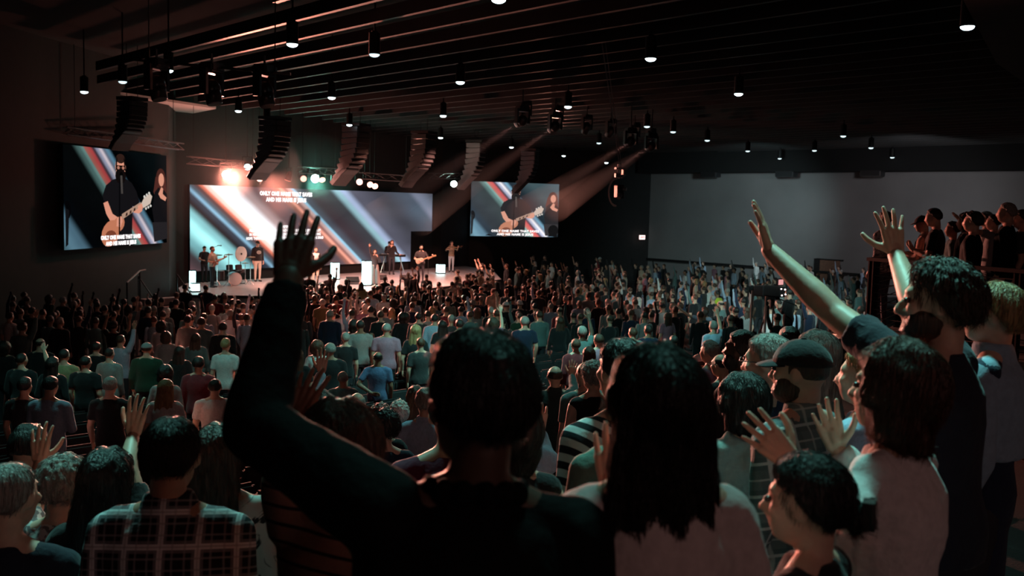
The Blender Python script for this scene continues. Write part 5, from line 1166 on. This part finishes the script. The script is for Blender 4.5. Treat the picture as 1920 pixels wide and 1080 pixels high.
pr = bmesh.new(); prism(pr, out, -.02, .02); bmesh.ops.transform(pr, matrix=Mi @ Matrix(((1, 0, 0, 0), (0, 0, 1, 0), (0, 1, 0, 0), (0, 0, 0, 1))), verts=pr.verts); bm.free(); bmobj('body', pr, mat('violin_wood', (.3, .12, .05), .25), vn_)
bm = bmesh.new(); rod(bm, (0, .02, .3), (0, .02, .62), .014, .01, 6); ball(bm, (0, .02, .63), (.018, .02, .03), 8, 6); bmesh.ops.transform(bm, matrix=Mi, verts=bm.verts); bmobj('neck', bm, mat('ebony', (.03, .02, .02), .3), vn_)
bm = bmesh.new(); rod(bm, T @ Vector((.1, .44, 1.34)) - vn_.location, T @ Vector((-.55, .5, 1.52)) - vn_.location, .006, seg=5); bw = bmobj('bow', bm, mat('violin_wood', (.3, .12, .05), .25), vn_)
o, T, po = performer(398, 461.5, 41.6, (-8, 41), 'red-lit person playing guitar beside the drum kit', 's', 'b', SHIRTM['c'], M_TROU, 0, 'short', GT_L, GT_R)
guitar(T, mat('guitar_brown', (.2, .06, .03), .3), 'dark brown guitar of the red-lit player by the drums')
o, T, po = performer(383, 461, 44.0, AUD, 'person in dark hat sitting in shadow behind the drum kit', 'K', 'k', SHIRTM['k'], M_TROU, 0, 'short', ((-.3, .1, 1.14), (-.25, .38, 1.1), (0, 1, .2), (0, 0, -1), 'grip'), ((.3, .1, 1.14), (.25, .38, 1.1), (0, 1, .2), (0, 0, -1), 'grip'))
o, T, po = performer(483, 451, 45.2, AUD, 'person in dark hooded top with pale round emblem and light trousers on the stage', 'C', 'k', SHIRTM['k'], CREAMT, 0, 'long', None, None, hood=True)
bm = bmesh.new()
for k in range(20):
    a0, a1 = 2 * PI * k / 20, 2 * PI * (k + 1) / 20; rod(bm, (.085 * math.cos(a0), .158, 1.27 + .06 * math.sin(a0)), (.085 * math.cos(a1), .158, 1.27 + .06 * math.sin(a1)), .013, seg=5)
for sx in (-.03, .03): rod(bm, (sx, .155, 1.24), (sx, .155, 1.30), .012, seg=5)
rod(bm, (-.03, .155, 1.27), (.03, .155, 1.27), .01, seg=5)
x = bmobj('emblem', bm, mat('emblem_print', (.7, .66, .62), .8), o); x['kind'] = 'stuff'
o, T, po = performer(592, 463, 44.0, AUD, 'person in open dark jacket over white shirt and cream trousers, beside the silhouetted hand', 's', 'b', SHIRTM['w'], CREAMT, 0, 'long', None, None)
bm = bmesh.new(); LMx = Matrix.Identity(4)
for sg in (-1, 1):
    lathe(bm, [((sg * .13, -.015, .84), .085, .15), ((sg * .13, -.015, 1.1), .08, .14), ((sg * .13, -.015, 1.38), .085, .135)], 12); sh, el, wr = arm_pts(po, 'R' if sg > 0 else 'L')[:3]; capsule(bm, sh, el, .08, .068); capsule(bm, el, el.lerp(wr, .9), .068, .052)
link('jacket', remesh(bm, 'jacket', .02, 3), o, SHIRTM['k'])
# keyboard on its stand
kp = P(736, 476, 52.9); kb = empty('keyboard', (kp.x, kp.y, SZ), R(-12), 'long black electric keyboard on crossed legs on the stage', 'keyboard')
bm = bmesh.new(); box(bm, (0, 0, .98), (1.4, .38, .12)); bmobj('case', bm, M_BLACK, kb)
bm = bmesh.new(); box(bm, (0, .06, 1.045), (1.3, .16, .012)); bmobj('keys', bm, mat('ivory', (.7, .68, .65), .4), kb)
for sg in (-1, 1):
    bm = bmesh.new(); rod(bm, (sg * .6, -.25, 0), (sg * .45, .1, .92), .022, seg=6); rod(bm, (sg * .6, .25, 0), (sg * .45, -.1, .92), .022, seg=6); bmobj('leg', bm, mat('stand_steel', (.5, .5, .5), .3, .8), kb)
# drum kit
dp = P(436, 530, 43.2); dk = empty('drum_kit', (dp.x, dp.y, SZ), R(-150), 'drum kit with pale cymbals at the red end of the stage', 'drums')
DR = mat('drum_shell', (.05, .05, .055), .25); HD = mat('drum_head', (.6, .6, .6), .5); CY = mat('cymbal_bronze', (.7, .55, .35), .3, .9); CH = mat('chrome', (.6, .6, .6), .2, .9)
def drum(name, c, r, h, ax=(0, 0, 1)):
    a = Vector(ax).normalized() * h / 2; bm = bmesh.new(); rod(bm, Vector(c) - a, Vector(c) + a, r, seg=22); d_ = bmobj(name, bm, DR, dk); bm = bmesh.new(); rod(bm, Vector(c) + a, Vector(c) + a * 1.03, r * .96, seg=22); bmobj('skin', bm, HD, d_)
drum('bass_drum', (0, .3, .3), .3, .42, (0, 1, 0)); drum('floor_tom', (.52, -.15, .42), .2, .4); drum('rack_tom', (-.2, .28, .78), .15, .24, (0, -.3, 1)); drum('rack_tom', (.2, .28, .78), .15, .24, (0, -.3, 1)); drum('snare_drum', (-.42, -.15, .62), .18, .15)
for c, r, h in (((-.75, .2), .22, 1.25), ((.75, .3), .24, 1.35), ((-.62, -.2), .17, .95), ((.35, .75), .2, 1.4)):
    bm = bmesh.new(); rod(bm, (*c, 0), (*c, h), .014, seg=6)
    for k in range(3): rod(bm, (*c, .25), (c[0] + .22 * math.cos(k * 2.1), c[1] + .22 * math.sin(k * 2.1), 0), .01, seg=5)
    bmobj('cymbal_stand', bm, CH, dk); bm = bmesh.new(); lathe(bm, [((0, 0, 0), r, r), ((0, 0, .015), r * .5, r * .5), ((0, 0, .03), r * .18, r * .18), ((0, 0, .05), .02, .02)], 20, Matrix.Translation((*c, h)) @ Matrix.Rotation(.2, 4, 'X')); bmobj('cymbal', bm, CY, dk)
gp = P(452, 476, 43.6); gd = empty('round_panel', (gp.x, gp.y, SZ), R(60), 'large pale disc standing on edge beside the drum kit', 'drum panel')
bm = bmesh.new(); rod(bm, (0, -.02, gp.z - SZ), (0, .02, gp.z - SZ), .34, seg=32); bmobj('disc', bm, mat('pale_disc', (.75, .75, .75), .5), gd); bm = bmesh.new(); rod(bm, (0, -.022, gp.z - SZ), (0, -.03, gp.z - SZ), .05, seg=12); rod(bm, (0, .03, 0), (0, .03, gp.z - SZ), .02, seg=6); rod(bm, (-.3, .03, .02), (.3, .03, .02), .02, seg=6); bmobj('stand', bm, M_BLACK, gd)
mic_stand((dp.x - .9, dp.y + .1, SZ), 1.75, dp, 'tall boom microphone stand over the drum kit')
for k, (u, v, lab) in enumerate(((715, 529, 'low black floor monitor wedge behind the singer in wide trousers'), (762, 529, 'low black floor monitor wedge before the keyboard'), (662, 533, 'low black floor monitor wedge left of the singer in wide trousers'))):
    q = stage_pt(u, v); mw = empty('floor_monitor', (q.x, q.y, SZ), R(-160), lab, 'speaker')
    bm = bmesh.new(); lo = [(-.3, -.22), (.3, -.22), (.3, .22), (-.3, .22)]; a = [bm.verts.new((x, y, 0)) for x, y in lo]; b = [bm.verts.new((x, y * .75 - .05, .34 if y < 0 else .12)) for x, y in lo]
    bm.faces.new(a[::-1]); bm.faces.new(b); [bm.faces.new((a[i], a[(i + 1) % 4], b[(i + 1) % 4], b[i])) for i in range(4)]; bmobj('case', bm, M_SPK, mw); bm = bmesh.new(); box(bm, (0, .005, .245), (.5, .3, .012), M=Matrix.Translation((0, 0, .245)) @ Matrix.Rotation(R(-34), 4, 'X') @ Matrix.Translation((0, 0, -.245))); bmobj('grille', bm, M_GRILLE, mw)
# ------------------------------------------------------------------ the raised gallery with its railing
BZ = 2.72
A_ = P(1637, 489, 12.7); B_ = P(1925, 507, 10.7); C_ = P(1770, 466, 18.0)
A2 = Vector((A_.x, A_.y)); B2 = Vector((B_.x, B_.y)); C2 = Vector((C_.x, C_.y))
e1 = (B2 - A2).normalized(); e2 = (C2 - A2).normalized()
far1 = A2 + e1 * 14; far2 = A2 + e2 * 16
bm = bmesh.new(); prism(bm, [A2 + (-e1 - e2) * .12, far1, far1 + e2 * 16, far2], -1.4, BZ); struct(bmobj('floor_gallery', bm, M_FLOOR))
RZ = A_.z - BZ
M_RAIL = mat('railing_black', (.004, .004, .004), .5, spec=.2); M_CABLE = mat('railing_cable', (.35, .33, .33), .35, .8)
def railing(a, b, n, label, cab=9):
    d = b - a; L = d.length; o = empty('railing', (a.x, a.y, BZ), math.atan2(d.y, d.x), label, 'railing')
    for i in range(n + 1):
        bm = bmesh.new(); x = L * i / n; box(bm, (x - .035, 0, RZ / 2), (.02, .07, RZ)); box(bm, (x + .035, 0, RZ / 2), (.02, .07, RZ)); box(bm, (x, 0, .01), (.14, .11, .02)); box(bm, (x, 0, RZ * .5), (.08, .04, .05)); bmobj('post', bm, M_RAIL, o)
    bm = bmesh.new(); box(bm, (L / 2, 0, RZ + .02), (L + .12, .11, .045)); bmobj('top_rail', bm, M_RAIL, o)
    for k in range(cab):
        bm = bmesh.new(); z = .1 + (RZ - .18) * k / (cab - 1); rod(bm, (0, 0, z), (L, 0, z), .006, seg=5); bmobj('cable', bm, M_CABLE, o)
railing(A2, A2 + e1 * 6.4, 3, 'black gallery railing with steel cables, section nearest, behind the fair ponytail')
railing(A2 + e2 * .25, A2 + e2 * 7.5, 4, 'black gallery railing running away behind the lifted wide-open hand')
GP = """1661 396 14.2 s b LACE J 40 person in pale printed top and dark jeans behind the lifted wide-open hand|1735 404 13.6 C k TANJ T 60 person in dark cap and red-lit tan sweatshirt at the gallery rail|1757 390 13.0 s k k T 60 person with dark hair and charcoal polo shirt at the gallery rail|1787 416 14.0 c b t T 70 person with curly hair and teal dress on the gallery|1812 400 13.2 B k k T 60 person with dark hair and raised chin in black, on the gallery|1826 397 11.6 c k JACK T 55 large person in black suit jacket with dark curls, on the gallery|1864 402 14.6 s k g T 60 person in grey shirt with arm stretched out, on the gallery|1890 380 12.4 s g JACK T 60 tall person with tousled greyish hair and black jacket, on the gallery|1918 393 12.6 s k d T 60 person in charcoal cut by the picture edge, on the gallery|1850 396 15.6 s b w T 60 person in white top behind the black suit jacket, on the gallery""".split('|')
MM = {'LACE': M_LACE, 'TANJ': M_TANJ, 'JACK': M_JACK}
for e in GP:
    t = e.split(' ', 8); u, v, d = map(float, t[:3]); p = P(u, v, d); s = (p.z - BZ) / 1.765; code = '0f' if t[3] in 'BL' else '0'
    if 'stretched' in t[8]: code = 'S'
    if 'sweatshirt' in t[8] or 'polo' in t[8]: code = 'F'
    b, ss, sl, HMx = variant(code); o = empty('person', (p.x, p.y, BZ), R(float(t[7])), t[8], 'person', None); o.scale = (s, s, s)
    bo = shared('body', b, o, SKINS[0]); so = shared('shirt', sl if t[5] in MM else ss, o, MM.get(t[5]) or SHIRTM[t[5]])
    if t[6] == 'J': bo.material_slots[1].link = 'OBJECT'; bo.material_slots[1].material = mat('jeans_dark', (.05, .055, .08), .85)
    if t[3] in 'CK': h = shared('cap', hair_variant('C'), o, HCAP[t[4]]); h.matrix_local = HMx
    else: h = shared('hair', hair_variant(t[3], 1), o, HAIRM[t[4]]); h.matrix_local = HMx
# ------------------------------------------------------------------ camera riser and desk in the middle of the rows
rc = P(1462, 600, 24.0); g0 = fq(rc.x, rc.y); RS_ = g0 + .55
rs = empty('camera_riser', (rc.x, rc.y, g0 - .3), R(40), 'dark low riser carrying the video camera among the crowd', 'platform')
bm = bmesh.new(); box(bm, (0, 0, .8), (2.6, 2.2, .1)); bmobj('deck', bm, M_BLACK, rs)
for sx in (-1.2, 1.2):
    for sy in (-1, 1): bm = bmesh.new(); rod(bm, (sx, sy, 0), (sx, sy, .78), .04); bmobj('leg', bm, M_BLACK, rs)
def on_deck(u, d): q = P(u, 560, d); return Vector((q.x, q.y, RS_))
cp = on_deck(1448, 23.8); vc = empty('video_camera', cp, R(40), 'large video camera on tripod with small lights, before the operator in black', 'video camera')
M_RL = mat('tripod_grey', (.12, .1, .1), .4, .5)
for k in range(3): bm = bmesh.new(); rod(bm, (.05 * math.cos(k * 2.1), .05 * math.sin(k * 2.1), 1.25), (.5 * math.cos(k * 2.1 + .5), .5 * math.sin(k * 2.1 + .5), 0), .022, seg=7); bmobj('leg', bm, M_RL, vc)
bm = bmesh.new(); rod(bm, (0, 0, 1.2), (0, 0, 1.42), .06); box(bm, (0, 0, 1.45), (.2, .3, .06)); rod(bm, (.1, -.1, 1.44), (.25, -.55, 1.3), .014); bmobj('head', bm, M_BLACK, vc)
bm = bmesh.new(); box(bm, (0, -.05, 1.62), (.22, .5, .26)); box(bm, (0, .32, 1.6), (.3, .3, .26)); bmesh.ops.bevel(bm, geom=list(bm.edges), offset=.02, segments=1, affect='EDGES'); bmobj('body', bm, M_HEAD, vc)
bm = bmesh.new(); rod(bm, (0, .47, 1.6), (0, .62, 1.6), .1, .12, 14); bmobj('lens_hood', bm, M_BLACK, vc)
bm = bmesh.new(); box(bm, (0, -.2, 1.86), (.26, .05, .18)); bmobj('viewfinder', bm, M_BLACK, vc)
bm = bmesh.new(); box(bm, (0, -.228, 1.86), (.2, .005, .13)); bmobj('viewfinder_screen', bm, emis('finder_glow', (1, .45, .45), .8), vc)
for x_, z_ in ((-.09, 1.7), (.07, 1.68), (.1, 1.56), (-.05, 1.54)): bm = bmesh.new(); box(bm, (x_, -.31, z_), (.03, .02, .03)); bmobj('indicator', bm, emis('led_white', (1, .85, .85), 3), vc)
for u, v0, v1, lab in ((1411, 545, 572, 'thin red-lit pole standing beside the video camera'), (1437, 556, 602, 'tall red-lit pole below the video camera')):
    a = P(u, v0, 22.8); b = P(u, v1, 22.8); o = empty('light_stand', (a.x, a.y, fq(a.x, a.y)), 0, lab, 'stand'); g = fq(a.x, a.y); bm = bmesh.new(); rod(bm, (0, 0, 0), (0, 0, a.z - g), .03, seg=8); bmobj('pole', bm, mat('pole_grey', (.3, .24, .23), .5), o); bm = bmesh.new(); rod(bm, (0, 0, 0), (0, 0, .03), .2, seg=14); bmobj('base', bm, M_BLACK, o)
p = P(1481, 541, 24.3); s = (p.z - RS_ - .0) / 1.77; b, ss, sl, HMx = variant('F'); o = empty('person', (p.x, p.y, RS_), R(42), 'camera operator in black with headset, standing by the video camera', 'person'); o.scale = (s, s, s)
shared('body', b, o, SKINS[0]); shared('shirt', sl, o, SHIRTM['k']); h = shared('hair', hair_variant('s', 0), o, HAIRM['k']); h.matrix_local = HMx
bm = bmesh.new(); 
for sg in (-1, 1): ball(bm, (sg * .088, -.005, -.01), (.018, .035, .04), 10, 8)
for k in range(8): a0, a1 = PI * k / 8, PI * (k + 1) / 8; rod(bm, (.09 * math.cos(a0), -.005, .01 + .12 * math.sin(a0)), (.09 * math.cos(a1), -.005, .01 + .12 * math.sin(a1)), .007, seg=5)
h = link('headset', bmobj_me(bm), o, M_BLACK); h['kind'] = 'stuff'; h.matrix_local = HMx
KEEP = [(rc.x, rc.y, 1.9)]
dk_ = P(1566, 630, 22.5); KEEP.append((dk_.x, dk_.y, 1.4)); g = fq(dk_.x, dk_.y); ds = empty('control_desk', (dk_.x, dk_.y, g), R(42), 'desk with red-lit papers and small lamps under the raised bare arm', 'desk')
bm = bmesh.new(); box(bm, (0, 0, dk_.z - g), (1.9, .8, .05)); bmobj('desk_top', bm, mat('desk_dark', (.12, .1, .1), .4), ds); bm = bmesh.new(); box(bm, (0, .3, (dk_.z - g) / 2), (1.8, .05, dk_.z - g - .06)); bmobj('front_panel', bm, M_BLACK, ds)
for sx in (-.85, .85): bm = bmesh.new(); box(bm, (sx, 0, (dk_.z - g) / 2), (.05, .7, dk_.z - g - .06)); bmobj('side_panel', bm, M_BLACK, ds)
M_PAP = mat('paper_white', (.75, .72, .7), .8)
for k, (x_, y_, r_) in enumerate(((-.5, -.1, .3), (-.1, .05, -.2), (.3, -.12, .5), (.55, .1, .1))):
    q = Matrix.Translation((dk_.x, dk_.y, dk_.z + .027)) @ Matrix.Rotation(R(42), 4, 'Z') @ Vector((x_, y_, 0)); bm = bmesh.new(); box(bm, (0, 0, .004), (.3, .22, .008), r_); o = bmobj('paper_stack', bm, M_PAP); o.location = q; tag(o, 'stack of white paper on the control desk, %s from the left' % ORD[k], 'paper', 'papers on the control desk')
lp = Matrix.Translation((dk_.x, dk_.y, dk_.z + .025)) @ Matrix.Rotation(R(42), 4, 'Z'); o = empty('desk_lamp', lp @ Vector((.2, .25, 0)), 0, 'small red gooseneck lamp on the control desk', 'lamp'); bm = bmesh.new(); rod(bm, (0, 0, 0), (0, 0, .02), .06, seg=12); rod(bm, (0, 0, .02), (0, 0, .34), .01, seg=6); rod(bm, (0, 0, .34), (-.12, -.12, .4), .01, seg=6); bmobj('arm', bm, M_BLACK, o); bm = bmesh.new(); rod(bm, (-.12, -.12, .41), (-.15, -.15, .36), .02, .05, 12); bmobj('lamp_shade', bm, M_BLACK, o)
lamp('SPOT', 'desk_lamp_light', lp @ Vector((.05, .1, .36)), 14, (1, .35, .25), lp @ Vector((.0, -.1, 0)), .03, 130, .6)
# brown board on the grey wall
bp = on_wall(1562) + wn * .06; zt = P(1562, 488, bp.y).z; zb = P(1562, 536, bp.y).z; Wb = 37 / F * bp.y / abs(wd.dot(Vector((1, 0, 0)))) ; o = empty('notice_board', (bp.x, bp.y, zb), math.atan2(wd.y, wd.x), 'brown notice board in dark frame on the grey wall', 'board')
bm = bmesh.new(); box(bm, (0, 0, (zt - zb) / 2), (Wb * .75, .06, zt - zb)); bmobj('panel', bm, mat('board_brown', (.14, .07, .045), .8, var=.2), o); bm = bmesh.new(); box(bm, (-Wb * .48, 0, (zt - zb) / 2), (Wb * .22, .1, zt - zb + .1)); box(bm, (0, 0, zt - zb + .03), (Wb, .1, .08)); bmobj('frame', bm, M_BLACK, o)['kind'] = 'stuff'
# ------------------------------------------------------------------ seats
M_SEAT = mat('seat_fabric', (.022, .021, .024), .85, bump=.2, vscale=50); M_SEATP = mat('seat_shell', (.03, .03, .032), .45)
def seat_parts():
    out = []
    bm = bmesh.new(); vs = box(bm, (0, 0, .62), (.47, .09, .62)); [setattr(v.co, 'y', v.co.y - .07 * (v.co.z - .31) / .62) for v in vs]; bmesh.ops.bevel(bm, geom=list(bm.edges), offset=.035, segments=2, affect='EDGES'); out.append(('backrest', bm, M_SEAT))
    bm = bmesh.new(); box(bm, (0, .1, .56), (.44, .1, .42)); bmesh.ops.bevel(bm, geom=list(bm.edges), offset=.03, segments=2, affect='EDGES'); out.append(('seat', bm, M_SEAT))
    bm = bmesh.new(); box(bm, (.265, .08, .6), (.05, .32, .05)); box(bm, (.265, .0, .3), (.04, .1, .6)); box(bm, (.265, .04, .02), (.06, .3, .04)); out.append(('armrest', bm, M_SEATP))
    r = []
    for n, b, m in out:
        me = bpy.data.meshes.new(n); b.to_mesh(me); b.free(); me.materials.append(m); r.append((n, me))
    return r
SPARTS = seat_parts(); seats = []
rwn = rw.normalized(); rz_seat = math.atan2(-SY, -SX) - PI / 2 if False else math.atan2(-sv.y, -sv.x) - PI / 2
for k in range(-3, -18, -1):
    c = sv.normalized() * (k * STEP + .26) * 1.0
    for j in range(-40, 40):
        q = c + rwn * (j * .56 + (k % 2) * .28)
        if q.y < 3.2: continue
        z = fz(k * STEP); rel = Vector((q.x, q.y, z + .9)) - CAMP; zz = rel.dot(_f); u = 960 + F * rel.dot(_R) / zz; v = 540 - F * rel.dot(_U) / zz
        if u < -40 or u > 1150 or v > 1150 or not clear(q.x, q.y, .44): continue
        seats.append((k, j, q, z, u, v))
GAP = [s for s in seats if (40 < s[4] < 460 and 690 < s[5] < 840) or (762 < s[4] < 815 and 660 < s[5] < 760) or (985 < s[4] < 1110 and 640 < s[5] < 700)]
gid = {id(s) for s in GAP}; rowsg = sorted({s[0] for s in GAP})
V = []; FA = []; MI = []
base_seat = [(me, i) for i, (n, me) in enumerate(SPARTS)]
for s in seats:
    k, j, q, z, u, v = s
    if id(s) in gid:
        same_row = sorted([t for t in GAP if t[0] == k], key=lambda t: t[4]); i = same_row.index(s)
        rn = rowsg[::-1].index(k)
        o = empty('theatre_seat', (q.x, q.y, z), rz_seat, 'dark folding seat, %s empty row from the camera, %s from left' % (ORD[rn], ORD[i]), 'seat', 'empty seats in the dark rows')
        for n, me in SPARTS: x = bpy.data.objects.new(n, me); COL.objects.link(x); x.parent = o
    else:
        T = Matrix.Translation((q.x, q.y, z)) @ Matrix.Rotation(rz_seat, 4, 'Z')
        for me, mi in base_seat:
            n0 = len(V); V += [T @ w_.co for w_ in me.vertices]; FA += [[n0 + i for i in p.vertices] for p in me.polygons]; MI += [0 if mi < 2 else 1] * len(me.polygons)
me = bpy.data.meshes.new('seats'); me.from_pydata([tuple(w_) for w_ in V], [], FA); me.materials.append(M_SEAT); me.materials.append(M_SEATP); me.polygons.foreach_set('material_index', MI)
tag(link('seat_rows', me), 'rows of dark folding seats almost hidden behind the standing people', 'seats', kind='stuff')
print('seats', len(seats), len(GAP))
# further figures in the far, dim part of the crowd that nothing in the photo tells apart
rnd = random.Random(11)
def free(x, y, m=.5):
    return all((x - a) ** 2 + (y - b) ** 2 > m * m for a, b in PLACED)
n_more = 0; tries = 0
while n_more < 0 and tries < 4000:
    tries += 1
    u = rnd.uniform(1130, 1530); v = rnd.uniform(490, 560) if u < 1420 else rnd.uniform(500, 545)
    d = solve(u, v, 1.72); p = P(u, v, d)
    if not free(p.x, p.y, .62): continue
    st_ = rnd.choice('sssssLBc0'); r = [u, v, d, st_, rnd.choice('kkbbrglw'), rnd.choice('kkkkdnwgltcp'), rnd.choice('000000FR2')]
    put(r, 'person standing in the dim distant crowd between the far screen and the balcony rail', 'distant crowd beside the grey wall'); n_more += 1
# the rest of the crowd, hundreds of small figures in between, as one mass
def mass_mesh(up):
    bm = bmesh.new()
    b = bmesh.new(); lathe(b, [(c, rx * 1.08, ry * 1.1) for c, rx, ry in TORSO] , 10)
    for sg in (-1, 1):
        capsule(b, (sg * .09, 0, .85), (sg * .1, 0, .05), .09, .05, 8)
        if sg == up: capsule(b, (sg * .19, 0, 1.42), (sg * .24, .06, 1.66), .06, .05, 8); capsule(b, (sg * .24, .06, 1.66), (sg * .2, .12, 1.92), .045, .03, 8); ball(b, (sg * .2, .14, 1.98), (.04, .02, .06), 8, 6); continue
        capsule(b, (sg * .19, 0, 1.39), (sg * .24, 0, 1.1), .065, .05, 8); capsule(b, (sg * .24, 0, 1.1), (sg * .2, .1, .9), .05, .035, 8)
    nb = len(b.faces)
    capsule(b, (0, -.01, 1.45), (0, .0, 1.56), .055, .055, 8); ball(b, (0, .005, 1.635), (.078, .1, .11), 10, 8); n2 = len(b.faces)
    ball(b, (0, -.012, 1.665), (.088, .1, .1), 10, 8)
    b.verts.index_update(); vs = [v.co.copy() for v in b.verts]; fs = [[v.index for v in f.verts] for f in b.faces]; b.free()
    return vs, fs, nb, n2
MASS = [mass_mesh(0), mass_mesh(0), mass_mesh(0), mass_mesh(1), mass_mesh(-1)]
V = []; FA = []; MI = []
tries = 0; cnt = 0
cmat = [SHIRTM[c] for c in 'kkdnwglt'] + [SKINS[0], SKINS[1]] + [HAIRM[c] for c in 'kbrg']
while cnt < 300 and tries < 30000:
    tries += 1
    u = rnd.uniform(0, 1640); v = rnd.uniform(492, 600)
    if u < 530 and v < 560: continue
    if 440 < u < 1130 and v < 512 + (20 if u < 880 else 0): continue
    if u < 255 and v > 640: continue
    d = solve(u, v, rnd.uniform(1.5, 1.66)); p = P(u, v, d)
    if d > 61 or d < 22 or not free(p.x, p.y, .58): continue
    if st_in(p) or any((p.x - a) ** 2 + (p.y - b) ** 2 < r * r for a, b, r in KEEP) or st_in(p + Vector((0, 1, 0))): continue
    PLACED.append((p.x, p.y)); cnt += 1
    vs, fs, nb, n2 = rnd.choice(MASS)
    g = fq(p.x, p.y); s = rnd.uniform(.93, 1.02); T = Matrix.Translation((p.x, p.y, g)) @ Matrix.Rotation(heading(Vector((p.x, p.y, 0))), 4, 'Z') @ Matrix.Scale(s, 4)
    o = len(V); V += [T @ q for q in vs]; FA += [[o + i for i in f] for f in fs]
    a = rnd.choice((0, 0, 0, 1, 2, 3, 4, 5, 6, 7)); b_ = 8 + (rnd.random() < .3); c = rnd.choice((10, 10, 11, 11, 12, 13))
    MI += [a] * nb + [b_] * (n2 - nb) + [c] * (len(fs) - n2)
me = bpy.data.meshes.new('crowd'); me.from_pydata([tuple(q) for q in V], [], FA)
for m in cmat: me.materials.append(m)
me.polygons.foreach_set('material_index', MI); me.polygons.foreach_set('use_smooth', [True] * len(FA))
tag(link('crowd', me), 'the rest of the dense standing crowd, filling the gaps between the people told apart', 'crowd', kind='stuff')
print('crowd', len(rows), n_more, cnt)
